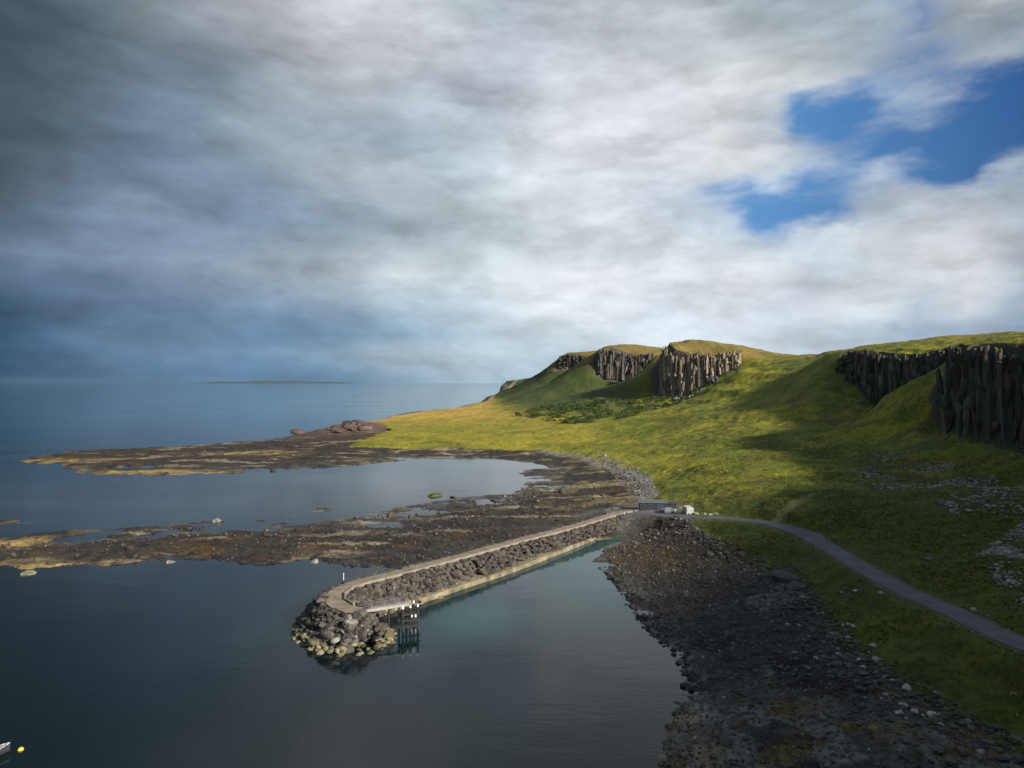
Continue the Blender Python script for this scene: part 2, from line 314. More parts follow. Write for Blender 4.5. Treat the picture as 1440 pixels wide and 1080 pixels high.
# ------------------------------------------------------------------ terrain plan
shore = [P(*p) for p in [(20,648),(60,640),(120,633),(260,628),(400,615),(440,608),(480,597),(530,592),(560,583),(600,577),(660,569),(690,563.5)]]
shore += [(-40, 1900), (120, 2600), (500, 3600), (3600, 3800), (3600, -1500), (-300, -1500), (-60, -300), (0, -60), (8, 0), (10, 40)]
shore += [P(*p) for p in [(925,1150),(930,1080),(935,1040),(945,1000),(965,970),(958,930),(930,905),(900,868),(880,840),(862,812),(838,790),(848,772),(872,756),(800,765),(700,785),(610,806),(545,800),
    (500,798),(460,791),(440,786),(370,795),(300,790),(220,788),(160,796),(100,794),(40,800),(0,797),(-150,808),(-330,812),(-330,775),(-150,764),(0,757),(60,748),(130,745),(200,741),(290,733),(330,732),(395,726),(405,742),
    (480,730),(560,715),(640,701),(700,697),(735,686),(752,675),(720,664),(775,657),(742,650),(690,643),(600,645),(480,656),(380,661),(330,665),(200,669),(112,666),(100,657)]]
finger = [P(*p) for p in [(380,735),(425,721),(460,709),(467,717),(430,729),(398,740)]]
skerry = [P(*p) for p in [(-120,736),(-20,732),(48,733),(30,738),(-60,743)]]
grass = [P(px, py, 3.0) for px, py in [(495,629),(505,620),(545,606),(520,592),(560,584),(605,577),(690,566)]]
grass += [(30, 1900), (180, 2500), (600, 3300), (3300, 3400), (3300, -1300), (60, -1300), (60, -200), (56, 0), (52, 40)]
grass += [P(px, py, 3.5) for px, py in [(1440,1075),(1400,1045),(1330,1010),(1280,975),(1230,945),(1200,920),(1170,885),(1150,855),(1137,830),(1100,815),(1060,795),(1012,770),(985,745),(955,728),(912,716),(921,697),(914,674),(872,656),(820,640),(760,632),(640,628)]]

ROAD_PX = [(886,723,3.6),(908,723.5,3.9),(970,727,5),(1040,731,5.5),(1085,737,6),(1130,750,6.2),(1165,770,6.4),(1200,791,6.6),(1260,825,7),(1340,861,7.6),(1440,907,8.2)]
road_pts = [(*P(px, py, z), z) for px, py, z in ROAD_PX] + [(66, 60, 9), (70, 30, 9.5), (74, -40, 10), (70, -160, 10)]
road_line = smooth_line(road_pts, 8)

C = []                                      # height control points x, y, z
def cz(px, py, z): C.append((*P(px, py, z), z))
def cdp(px, py, d): C.append(PD(px, py, d))
for x, y in grass[:7]: C.append((x, y, 3.0))
for x, y in grass[-21:]: C.append((x, y, 3.4))
for p in [(560,600,4),(600,583,5),(690,572,6),(760,602,6),(700,620,4.2),(850,620,5),(640,610,4.2),(900,645,5),(960,700,5),(930,690,4.6)]: cz(*p)
for x, y, z in road_pts[::1]: C.append((x, y, z))
# reefs and beach
for p in [(60,645,.5),(200,645,1.0),(300,640,1.3),(400,630,1.6),(450,620,1.8),(500,594,7.5),(470,600,6.0),(530,597,6.5),(600,637,1.3),(700,638,1.5),(790,645,1.5),(830,660,1.8),(800,690,1.0),(860,690,2.2),(760,700,1.0),(860,706,2.5),(700,720,.9),(620,730,.9),(540,750,.8),(460,765,.9),(380,770,.9),(300,760,1.0),(200,765,1.0),(100,770,.9),(0,775,.8),(-200,785,.7),(800,718,1.4),(700,745,1.0),
          (900,770,1.0),(950,800,1.4),(900,740,1.2),(920,820,.9),(980,860,1.6),(1020,800,2.2),(1080,880,2.8),(1000,930,1.3),(1100,960,2.6),(1000,1020,1.0),(1150,1040,2.2),(1050,1070,1.2),(1300,1070,3.0),(980,1080,.5)]: cz(*p)
for x, y in shore[:12]: C.append((x, y, 0.2))
for x, y in shore[24:]: C.append((x, y, 0.1))
# right-hand slope
for p in [(1440,800,108),(1440,700,150),(1380,740,140),(1300,760,140),(1340,680,175),(1240,640,240),(1240,700,180),(1150,620,280),(1100,560,420),(1130,520,500),(1115,499,620),(1040,520,560),(1000,580,420),(950,600,400),(1050,640,260),(1000,660,240),(1100,700,180),(1180,560,370),(1160,500,440),(1180,500,400),
          (1070,600,330),(1060,560,460)]: cdp(*p)
CLIFFS = [
 ('tall dark columnar cliff at the right edge above the grassy slope', [(1560,640,484,178),(1480,612,484,205),(1440,606,484,222),(1400,600,485,230),(1360,598,485,242),(1325,588,487,264)]),
 ('dark broken cliff below the ridge, left of the tall cliff at the right edge', [(1322,520,489,300),(1306,545,488,308),(1288,560,491,316),(1270,566,490,324),(1240,562,490,337),(1210,537,491,362),(1183,517,494,397)]),
 ('sunlit weathered cliff with a grassy cap in the middle of the headland', [(1042,508,493,630),(1015,518,495,636),(990,533,496,642),(962,549,495,652),(938,549,487,666),(931,546,486,690)]),
 ('bluish shaded cliff behind the sunlit cliff', [(918,522,497,897),(884,529,495,907),(862,528,489,912),(842,525,491,917)]),
 ('farthest small cliff at the seaward tip of the headland', [(838,508,499,1190),(812,513,498,1205),(797,515,498,1217),(785,517,500,1227)])]
def cliff_line(foot):
    base = [(*PD(px, yb, d), PD(px, yt, d)[2]) for px, yb, yt, d in foot]
    ln = smooth_line(base, 6); out = []
    for i in range(len(ln)):
        a = ln[max(i - 1, 0)]; b = ln[min(i + 1, len(ln) - 1)]; tx, ty = b[0] - a[0], b[1] - a[1]; tl = math.hypot(tx, ty); nx, ny = -ty / tl, tx / tl
        out.append((ln[i], (nx, ny)))                    # rim lies on the right hand of travel... outward is towards the sea
    return out
for lab_, foot in CLIFFS:
    for p, (nx, ny) in cliff_line(foot):
        f_ = 1.0 if p[1] < 450 else 1.5
        C.append((p[0], p[1], p[2])); C.append((p[0] + nx * 11 * f_, p[1] + ny * 11 * f_, p[2] - 4.5 * f_)); C.append((p[0] + nx * 24 * f_, p[1] + ny * 24 * f_, p[2] - 9.5 * f_)); C.append((p[0] - nx * 5, p[1] - ny * 5, p[3])); C.append((p[0] - nx * 14, p[1] - ny * 14, p[3] + 0.6))
for p in [(1440,480,290),(1380,481,310),(1340,483,340),(1300,478,420),(1270,480.5,430),(1230,485,440),(1180,490,470)]: cdp(*p)
# ridge goes on unseen beside and behind the camera, heightened to shade the near beach
for x, y, z in [(150,165,24),(163,165,62),(150,110,26),(166,108,72),(145,50,26),(163,48,80),(140,-20,28),(160,-22,96),(130,-100,28),(152,-104,108),(110,-220,28),(140,-225,120),(250,-100,125),(240,0,105),(240,110,80),(95,0,12),(95,-120,13),(230,-300,130),(90,60,12),(500,-300,120),(500,100,85),(500,400,62),(700,800,62),(900,1500,60),(1600,800,55),(1600,2600,50),(2600,0,60),(2600,2500,40),(1500,-1000,80),(200,-900,60)]: C.append((x, y, z))
# middle cliff: foot, rim, cap
for p in [(945,475.5,705),(975,477,705),(1005,480.5,690),(1035,486.5,675),(1080,498,660)]: cdp(*p)
# slope and gully behind it, far cliffs
for p in [(924,520,770),(922,498,850),(900,560,640),(870,560,650),(830,560,700),(930,575,560),(800,560,760),(760,580,650),(800,592,545),(860,590,520),(900,580,540),(740,575,720),(720,570,850)]: cdp(*p)
for p in [(880,485.5,1000),(912,489,1000),(850,487,980)]: cdp(*p)
for p in [(797,496.5,1280),(835,497,1300)]: cdp(*p)
for p in [(740,540,1250),(700,557,1270),(760,529,1240),(780,545,1050),(740,558,1050)]: cdp(*p)
for p in [(1080,500.5,740),(1120,502,740),(1125,503,900),(1080,503,900),(1160,495,560),(1150,499,640),(1045,494,760),(1010,488,780),(1040,497,900)]: cdp(*p)
C += [(150, 1500, 60), (250, 1900, 70), (400, 1300, 66), (100, 1700, 60), (450, 900, 64), (60, 1600, 40)]
C = np.array(C, np.float64)
RIMS = [[(p[0] - n_[0] * 5, p[1] - n_[1] * 5, p[3]) for p, n_ in cliff_line(foot)] for _, foot in CLIFFS]
def rbf_fit(C):
    d = np.sqrt((C[:, None, 0] - C[None, :, 0]) ** 2 + (C[:, None, 1] - C[None, :, 1]) ** 2)
    n = len(C); A = np.zeros((n + 3, n + 3)); A[:n, :n] = -d + np.eye(n) * 0.15
    A[:n, n] = 1; A[:n, n + 1] = C[:, 0]; A[:n, n + 2] = C[:, 1]; A[n:, :n] = A[:n, n:].T
    return np.linalg.lstsq(A, np.concatenate([C[:, 2], [0, 0, 0]]), rcond=None)[0]
RW = rbf_fit(C)
def rbf(X, Y):
    X = np.asarray(X, np.float32); Y = np.asarray(Y, np.float32); out = np.empty(X.shape, np.float32)
    n = len(C); Wf = RW.astype(np.float32)
    for s in range(0, len(X), 40000):
        x = X[s:s + 40000]; y = Y[s:s + 40000]
        acc = Wf[n] + Wf[n + 1] * x + Wf[n + 2] * y
        for k in range(n):
            ddx = x - np.float32(C[k, 0]); ddy = y - np.float32(C[k, 1])
            acc = acc - Wf[k] * np.sqrt(ddx * ddx + ddy * ddy)
        out[s:s + 40000] = acc
    return out

POOLS = [(P(px, py, .3), r_) for px, py, r_ in [(765,676,4),(795,664,4),(778,690,3.5),(690,706,6),(545,736,6),(600,720,7),(330,742,6),(220,752,6),(120,757,7),(430,632,14),(300,640,12),(560,640,14),(640,637,14),(200,655,9)]]
LAND = P(896, 717, 3.7)
def terrain(X, Y, fine=True):
    """height and the zone fields of the land at points X, Y"""
    X = np.asarray(X, np.float32); Y = np.asarray(Y, np.float32)
    r = np.hypot(X, Y)
    wob = fbm(X / 9, Y / 9, 4, 3) * np.clip(r * 0.02, 1.0, 9) + fbm(X / 2.6, Y / 2.6, 3, 9) * np.clip(r * 0.006, 0.4, 2.5)
    sd = poly_sd(X, Y, shore); sd = np.maximum(sd, np.maximum(poly_sd(X, Y, finger), poly_sd(X, Y, skerry)))
    near_bw = np.clip(1 - line_dist(X, Y, [(*P(560,812,0),0), (*P(870,748,0),0)])[0] / 8, 0, 1)
    sd = sd + wob * 0.75 * (1 - near_bw)
    sg = poly_sd(X, Y, grass) + wob * 0.5
    z = rbf(X, Y)
    g = sstep(-1.5, 2.5, sg)
    for rim in RIMS:
        dr_, zr_ = line_dist(X, Y, rim); z = np.minimum(z, zr_ + 0.3 + np.maximum(dr_ - 5, 0) * 0.32)
    rd, rz = line_dist(X, Y, road_line)
    rfar = sstep(2.6, 7.0, rd)
    hill = sstep(9, 25, z)
    # grassland relief
    n_big = fbm(X / 38, Y / 38, 4, 21) * 2.0 * hill + fbm(X / 14, Y / 14, 3, 33) * 1.3
    n_small = fbm(X / 2.7, Y / 2.7, 3, 41) * 0.6
    gul = np.abs(fbm((X + 0.35 * Y) / 30, (Y - 0.35 * X) / 90, 3, 55))             # shallow gullies down the slopes
    zg = z + (n_big + n_small - gul * 3.5 * hill * sstep(30, 60, X)) * rfar
    # shore relief: strata ridges and rubble
    st = np.abs(fbm(X / 34 + Y / 60, Y / 4.2 - X / 22, 4, 61))
    zb = z + (0.55 - st * 2.3) * 0.5 + fbm(X / 1.5, Y / 1.5, 3, 71) * 0.28 + fbm(X / 6, Y / 6, 3, 77) * 0.7
    for (qx, qy), qr in POOLS: zb = zb - 1.1 * np.exp(-((X - qx) ** 2 + ((Y - qy) * 0.9) ** 2) / (qr * qr)) * (1 + 1.5 * fbm(X / 5, Y / 5, 3, 87))
    outc = sstep(-14, -3, sg) * (1 - g) * (Y < 140)
    zb = zb + outc * np.maximum(fbm(X / 5, Y / 5, 4, 83), 0) * 1.6
    zl = zb + (zg - zb) * g
    zl = rz * (1 - rfar) + zl * rfar if True else zl
    z0 = np.where(sd > 0, np.minimum(zl, 0.1 + sd * 0.22 + np.maximum(sd - 10, 0) * 3 + fbm(X / 1.7, Y / 1.7, 3, 91) * 0.5), np.maximum(-0.12 + sd * 0.16, -5) + fbm(X / 1.3, Y / 1.3, 3, 95) * 0.55 * np.exp(sd / 3))
    rl = sstep(1.0, 0.0, np.hypot(X - LAND[0], (Y - LAND[1]) * 1.3) / 17)
    z0 = z0 + (np.maximum(z0, 3.5 + fbm(X / 3, Y / 3, 2, 97) * .1) - z0) * np.clip(rl * 2.2, 0, 1)
    k_ = 1 - sstep(2.6, 7.5, rd); z0 = z0 + (rz - z0) * k_
    return z0, sd, sg, g, rd, z

# ------------------------------------------------------------------ the land sheet
def ring(a, b, step): return list(np.arange(a, b, step))
rad = np.array(ring(1, 58, 2.5) + ring(58, 180, 0.42) + ring(180, 430, 1.05) + ring(430, 760, 1.8) + ring(760, 1400, 4.5) + ring(1400, 3800, 55))
ang = np.array(ring(-180, -40, 3.0) + ring(-40, 40, 0.1) + ring(40, 60, 0.5) + ring(60, 177.1, 3.0)) * math.pi / 180
na, nr = len(ang), len(rad)
X = (rad[:, None] * np.sin(ang)[None, :]).ravel().astype(np.float32); Y = (rad[:, None] * np.cos(ang)[None, :]).ravel().astype(np.float32)
Z, SDs, SG, G, RD, ZR = terrain(X, Y)
Zg = Z.reshape(nr, na)
drr = np.gradient(Zg, rad, axis=0)
dang = np.abs(np.gradient(Zg, axis=1)) / (np.maximum(np.gradient(ang), 1e-4)[None, :] * rad[:, None])
slope = np.sqrt(drr ** 2 + dang ** 2).ravel()
def mixc(a, b, t): return a + (np.asarray(b, np.float32) - a) * t[:, None]
def col(c): return np.tile(np.array(c, np.float32), (len(X), 1))
n1 = fbm(X / 22, Y / 22, 4, 101); n2 = fbm(X / 6, Y / 6, 4, 111); n3 = fbm(X / 1.6, Y / 1.6, 3, 121); n4 = fbm(X / 60, Y / 60, 3, 131)
hs = fbm(X / 70, Y / 9, 4, 141)                                  # streaks of growth along the flats
c = col((0.092, 0.105, 0.008))
c = mixc(c, (0.165, 0.150, 0.014), sstep(-0.15, 0.35, n1 + hs * 0.8) * 0.8)
c = mixc(c, (0.045, 0.062, 0.010), sstep(0.0, 0.4, n2 + n4) * 0.75)
c = mixc(c, (0.075, 0.05, 0.014), sstep(0.10, 0.40, fbm(X / 13, Y / 7, 4, 151)) * 0.6)       # dead bracken
c = mixc(c, (0.036, 0.044, 0.005), sstep(230, 130, Y) * 0.8)                                   # darker green sward towards the near end
c = c * (1 + 0.28 * sstep(200, 300, Y))[:, None]                                        # farther sward brightened: sunlit tone put into the grass colour
mead = sstep(420, 760, Y) * sstep(12, 7, ZR)
c = mixc(c, (0.42, 0.27, 0.055), mead * (0.65 + 0.5 * n1)[:,] if False else np.clip(mead * (0.75 + 0.5 * n1), 0, 1))
c = mixc(c, (0.22, 0.185, 0.018), np.clip(sstep(230, 420, Y) * sstep(12, 7, ZR) * (1 - mead) * (0.6 + n1), 0, 1))
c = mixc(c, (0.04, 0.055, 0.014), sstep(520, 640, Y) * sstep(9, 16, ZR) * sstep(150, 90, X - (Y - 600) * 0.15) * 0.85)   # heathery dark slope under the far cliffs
c = mixc(c, (0.17, 0.12, 0.035), sstep(58, 66, ZR) * sstep(200, 500, Y) * 0.8)               # dry grass on the tops
rk = sstep(1.3, 2.1, slope + n2 * 0.7) * sstep(10, 18, ZR)
c = mixc(c, (0.062, 0.057, 0.048), rk)
# shore
b = col((0.032, 0.026, 0.021))
b = mixc(b, (0.020, 0.016, 0.014), sstep(-0.1, 0.35, fbm(X / 8, Y / 3, 4, 161)))
b = mixc(b, (0.055, 0.032, 0.012), sstep(0.18, 0.5, fbm(X / 12, Y / 5, 4, 171)) * sstep(120, 150, Y) * 0.8)                      # rusty wrack
edge = np.exp(-np.abs(SDs) / np.clip(Y * 0.02, 0.6, 7))
b = mixc(b, (0.18, 0.13, 0.055), np.clip(edge * sstep(0.0, 0.35, n2) * sstep(40, -60, X) * 0.8, 0, 1))
b = mixc(b, (0.22, 0.18, 0.125), sstep(0.2, 0.42, fbm(X / 20, Y / 4.5, 4, 181)) * sstep(130, 170, Y) * 0.7)                  # pale stone spreads
east = sstep(0, 25, X) * sstep(150, 230, Y)
b = mixc(b, (0.15, 0.14, 0.132), np.clip(east * sstep(-8, -1, SG) * 1.0, 0, 1))               # grey shingle bank
b = mixc(b, (0.20, 0.165, 0.075), np.clip(east * sstep(0.0, 0.3, fbm(X / 9, Y / 5, 4, 191)) * 0.55, 0, 1))
nearb = sstep(150, 120, Y) * sstep(0, 12, X)
b = mixc(b, (0.07, 0.061, 0.052), nearb * 0.8)
b = mixc(b, (0.03, 0.027, 0.026), nearb * sstep(-0.05, 0.25, fbm(X / 14, Y / 14, 3, 201)) * 0.8)
b = mixc(b, (0.13, 0.125, 0.115), nearb * sstep(0.12, 0.3, fbm(X / 6, Y / 9, 4, 211)) * 0.7)
b = mixc(b, (0.08, 0.06, 0.022), nearb * sstep(90, 75, Y) * sstep(0.1, 0.3, fbm(X / 4, Y / 4, 4, 221)) * 0.8)
pool = np.exp(-((X - P(905,790)[0]) ** 2 / 180 + (Y - P(905,790)[1]) ** 2 / 160))
b = mixc(b, (0.055, 0.038, 0.018), np.clip(pool * 1.4, 0, 1) * 0.9)                           # brown weed flat
gp = np.exp(-((X - P(862,757)[0]) ** 2 / 14 + (Y - P(862,757)[1]) ** 2 / 22))
b = mixc(b, (0.085, 0.09, 0.022), np.clip(gp * 1.2 * (0.2 + n2 * 1.6), 0, 1) * 0.8)
pinkr = np.exp(-((X - P(500,600,4)[0]) ** 2 / 1500 + (Y - P(500,600,4)[1]) ** 2 / 4000))
b = mixc(b, (0.10, 0.062, 0.05), np.clip(pinkr * 1.5, 0, 1))
for px, py, rx_, ry_ in [(60,648,30,7),(180,664,45,7),(290,665,22,5),(10,765,10,6),(60,795,9,3),(20,735,9,3),(330,640,25,8)]:
    gx, gy = P(px, py, .4); b = mixc(b, (0.25, 0.175, 0.065), np.clip(1.3 * np.exp(-((X - gx) / rx_) ** 2 - ((Y - gy) / ry_) ** 2) * (0.7 + 1.6 * n2), 0, 1))   # golden weed
sandy = sstep(560, 700, Y) * sstep(14, 0, np.abs(SG))
b = mixc(b, (0.42, 0.29, 0.17), np.clip(sandy, 0, 1))
bl_ = lambda px, py, r_: np.exp(-((X - P(px, py, 1.5)[0]) ** 2 + (Y - P(px, py, 1.5)[1]) ** 2) / (r_ * r_)) * (0.7 + 1.8 * n2)
for px, py, r_ in [(1060,1010,4),(1040,1060,5),(1150,1035,3.5),(1165,1065,3),(1110,960,2.5),(1000,1010,3)]: b = mixc(b, (0.115, 0.11, 0.10), sstep(.42, .75, bl_(px, py, r_) + n3 * .5))
for px, py, r_ in [(990,1050,5),(975,1000,4)]: b = mixc(b, (0.13, 0.115, 0.07), sstep(.42, .75, bl_(px, py, r_) + n3 * .5))
for px, py, r_ in [(1120,1010,3.5),(1200,1030,3.5),(1090,1060,3),(1290,1050,3)]: b = mixc(b, (0.10, 0.075, 0.022), sstep(.42, .75, bl_(px, py, r_) + n3 * .5))
for px, py, r_ in [(1100,950,7),(1170,985,6),(1010,900,5)]: b = mixc(b, (0.022, 0.018, 0.016), sstep(.42, .75, bl_(px, py, r_) + n3 * .5))
gcol = sstep(-1.2, 1.2, SG + n3 * 2.5)
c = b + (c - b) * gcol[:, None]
verge = sstep(3.2, 2.2, RD + n3) * 0.6
c = mixc(c, (0.12, 0.105, 0.075), verge)
track = line_dist(X, Y, [(*P(1090,722,8),0), (*P(1120,705,9.5),0), (*P(1150,688,11),0)])[0]
c = mixc(c, (0.17, 0.155, 0.06), sstep(2.2, 0.8, track + n3) * 0.7)
bank = sstep(11, 3, np.hypot(X - P(880,735,2)[0], (Y - P(880,735,2)[1]) * .8)); c = mixc(c, (0.075, 0.068, 0.055) , bank * 0.97)
yard = np.exp(-((X - P(890,716,4)[0]) ** 2 / 130 + (Y - P(890,716,4)[1]) ** 2 / 60))
c = mixc(c, (0.12, 0.112, 0.11), np.clip(yard * 1.6, 0, 1) * (1 - 0.0 * gcol))
c = c * (1 + 0.35 * n3)[:, None]
c = np.clip(c, 0.004, 0.6)
idx = np.arange(nr * na).reshape(nr, na)
a0 = idx[:-1, :]; a1 = idx[1:, :]
q = np.stack([a0, a1, np.roll(a1, -1, 1), np.roll(a0, -1, 1)], -1).reshape(-1, 4)
keep = (Z[q].max(1) > -1.0)
q = q[keep]
used = np.unique(q); remap = np.full(nr * na, -1, np.int64); remap[used] = np.arange(len(used))
V = np.stack([X, Y, Z], 1)[used]
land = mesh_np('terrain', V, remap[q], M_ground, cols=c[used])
tag(land, 'green hillside, brown tidal reef and shingle shore of the bay', kind='structure')

def ground_z(x, y): return float(terrain(np.array([x]), np.array([y]))[0][0])
def ground_zs(xs, ys): return terrain(np.array(xs), np.array(ys))[0]

# ------------------------------------------------------------------ the sea
m = bpy.data.materials.new('sea_water'); m.use_nodes = True; t = m.node_tree; n = t.nodes; l = t.links
bs = n['Principled BSDF']; bs.inputs['IOR'].default_value = 1.333; bs.inputs['Specular IOR Level'].default_value = 0.5
geo = n.new('ShaderNodeNewGeometry')
at = n.new('ShaderNodeAttribute'); at.attribute_name = 'tint'; l.new(at.outputs['Color'], bs.inputs['Base Color'])
def wn(scale, st, detail, rot=0):
    mp = n.new('ShaderNodeMapping'); mp.inputs['Scale'].default_value = st; mp.inputs['Rotation'].default_value = (0, 0, rot); l.new(geo.outputs['Position'], mp.inputs[0])
    x = n.new('ShaderNodeTexNoise'); x.inputs['Scale'].default_value = scale; x.inputs['Detail'].default_value = detail; x.inputs['Roughness'].default_value = 0.55
    l.new(mp.outputs[0], x.inputs['Vector']); return x.outputs['Fac']
patch = wn(0.02, (0.35, 1.6, 1), 4, 0.1)                         # cat's paws of wind
pr = n.new('ShaderNodeMapRange'); pr.inputs[1].default_value = 0.38; pr.inputs[2].default_value = 0.66; pr.inputs[3].default_value = 0.03; pr.inputs[4].default_value = 0.12; l.new(patch, pr.inputs[0]); l.new(pr.outputs[0], bs.inputs['Roughness'])
b1 = n.new('ShaderNodeBump'); b1.inputs['Distance'].default_value = 0.042; l.new(wn(0.9, (0.7, 1.3, 1), 4, 0.15), b1.inputs['Height'])
pm = n.new('ShaderNodeMapRange'); pm.inputs[1].default_value = 0.38; pm.inputs[2].default_value = 0.66; pm.inputs[3].default_value = 0.25; pm.inputs[4].default_value = 0.9; l.new(patch, pm.inputs[0]); cm_ = n.new('ShaderNodeMath'); cm_.operation = 'MULTIPLY_ADD'; l.new(at.outputs['Alpha'], cm_.inputs[0]); cm_.inputs[1].default_value = -0.93; cm_.inputs[2].default_value = 1.0
cm2 = n.new('ShaderNodeMath'); cm2.operation = 'MULTIPLY'; l.new(pm.outputs[0], cm2.inputs[0]); l.new(cm_.outputs[0], cm2.inputs[1]); l.new(cm2.outputs[0], b1.inputs['Strength'])
b2 = n.new('ShaderNodeBump'); b2.inputs['Distance'].default_value = 0.25; b2.inputs['Strength'].default_value = 0.18; l.new(wn(0.12, (0.6, 1.4, 1), 3, 0.1), b2.inputs['Height']); l.new(b1.outputs[0], b2.inputs['Normal'])
l.new(b2.outputs[0], bs.inputs['Normal'])
sr = np.array([1, 30, 45] + ring(55, 210, 1.6) + ring(210, 400, 4) + ring(400, 1000, 20) + [1100, 1300, 1600, 2000, 3000, 5000, 9000, 16000, 22000])
sa = np.array(ring(-180, -42, 4) + ring(-42, 30, 0.4) + ring(30, 179, 6)) * math.pi / 180
sx = (sr[:, None] * np.sin(sa)[None]).ravel().astype(np.float32); sy = (sr[:, None] * np.cos(sa)[None]).ravel().astype(np.float32)
ssd = poly_sd(sx, sy, shore)
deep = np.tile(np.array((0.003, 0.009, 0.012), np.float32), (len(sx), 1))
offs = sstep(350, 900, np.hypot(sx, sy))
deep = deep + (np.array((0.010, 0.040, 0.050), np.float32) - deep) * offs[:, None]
inner = sstep(-24, -3, ssd) * sstep(-30, 0, sx) * (sy < 220) * sstep(95, 125, sy)
deep = deep + (np.array((0.018, 0.060, 0.062), np.float32) - deep) * (inner * 0.9)[:, None]
tq = np.exp(-((sx - P(670,868)[0]) / 9) ** 2 - ((sy - P(670,868)[1]) / 10) ** 2); deep = deep + (np.array((0.018, 0.075, 0.078), np.float32) - deep) * (tq * .7)[:, None]
na2 = len(sa); ii = np.arange(len(sr) * na2).reshape(len(sr), na2)
q = np.stack([ii[:-1], ii[1:], np.roll(ii[1:], -1, 1), np.roll(ii[:-1], -1, 1)], -1).reshape(-1, 4)
calm = np.exp(-((sx + 30) / 110) ** 2 - ((sy - 290) / 75) ** 2) + np.exp(-((sx - 5) / 30) ** 2 - ((sy - 150) / 40) ** 2)
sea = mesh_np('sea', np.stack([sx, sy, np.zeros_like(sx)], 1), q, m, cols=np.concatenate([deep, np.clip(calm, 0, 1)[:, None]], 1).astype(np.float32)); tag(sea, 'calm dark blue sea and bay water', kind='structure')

# far low coast on the horizon
pts = []; xs = np.linspace(-9000, -4500, 60)
bmm = bmesh.new(); rows_ = []
for x in xs:
    tt = (x + 9000) / 4500; h = 95 * math.sin(math.pi * tt) ** 0.6 * (0.75 + 0.5 * float(fbm(np.array([x / 700.]), np.array([3.]), 3, 5)[0]))
    rows_.append([bmm.verts.new((x, 19000, -2)), bmm.verts.new((x, 19600, max(h, 0))), bmm.verts.new((x, 21000, -2))])
for i in range(len(xs) - 1):
    for k in (0, 1): bmm.faces.new((rows_[i][k], rows_[i + 1][k], rows_[i + 1][k + 1], rows_[i][k + 1]))
o = bm_obj('distant_island', bmm, mat('far_coast', (0.05, 0.06, 0.05), 0.9, 0.2, 0.001), smooth=True); tag(o, 'low blue island far out on the sea horizon', kind='structure')

# ------------------------------------------------------------------ road
def strip(name, line, width, lift, material, parent=None, z_of=None):
    bm = bmesh.new(); prev_ = None; pts = [Vector(p) for p in line]
    for i, p in enumerate(pts):
        d = (pts[min(i + 1, len(pts) - 1)] - pts[max(i - 1, 0)]); d.z = 0; d.normalize(); nrm = Vector((-d.y, d.x, 0))
        vs_ = []
        for k in (-1, -0.5, 0, 0.5, 1):
            wv = width * (1 + 0.05 * math.sin(i * 1.7 + k) + 0.05 * math.sin(i * 0.61 + 2 * k)) + (1.6 * math.exp(-((p.y - 153) / 7) ** 2) if name == 'road' else 0); vs_.append(bm.verts.new(p + nrm * wv / 2 * k + Vector((0, 0, lift + 0.04 * (1 - abs(k))))))
        for sgn in (0, -1): pass
        if prev_:
            for k in range(4): bm.faces.new((prev_[k], prev_[k + 1], vs_[k + 1], vs_[k]))
        prev_ = vs_
    o = bm_obj(name, bm, material, parent, True); return o
o = strip('road', road_line, 4.2, 0.07, M_road); tag(o, 'narrow grey single track road winding along the foot of the green slope', kind='structure')

# ------------------------------------------------------------------ basalt cliffs
def column_mesh(seed):
    r = random.Random(seed); bm = bmesh.new(); ns = r.choice((5, 6, 6)); rings = []
    ph = r.uniform(0, 6.28); zs_ = sorted([0.0, 1.0] + [r.uniform(0.15, 0.97) for _ in range(5)])
    for i_ in range(len(zs_) - 1):                                  # broken blocks of one column, each a little off the next
        sc_ = 1.0 - 0.15 * zs_[i_] + r.uniform(-0.16, 0.10); ox, oy = r.uniform(-.12, .12), r.uniform(-.12, .12); tl = r.uniform(-.025, .025)
        for z in (zs_[i_], zs_[i_ + 1]):
            rings.append([bm.verts.new((0.5 * sc_ * math.cos(ph + 2 * math.pi * k / ns) * (0.8 + 0.4 * ((seed * 7 + k * 13) % 10) / 10) + ox, 0.5 * sc_ * math.sin(ph + 2 * math.pi * k / ns) + oy, z + tl * (k - ns / 2))) for k in range(ns)])
    for a, b_ in zip(rings[:-1], rings[1:]):
        for k in range(ns): bm.faces.new((a[k], a[(k + 1) % ns], b_[(k + 1) % ns], b_[k]))
    bm.faces.new(rings[-1])
    me = bpy.data.meshes.new('column'); bm.normal_update(); bm.to_mesh(me); bm.free(); return me
col_d = [column_mesh(s) for s in range(7)]; col_l = [column_mesh(s + 20) for s in range(7)]
for me in col_d: me.materials.append(M_col_d)
for me in col_l: me.materials.append(M_col_l)
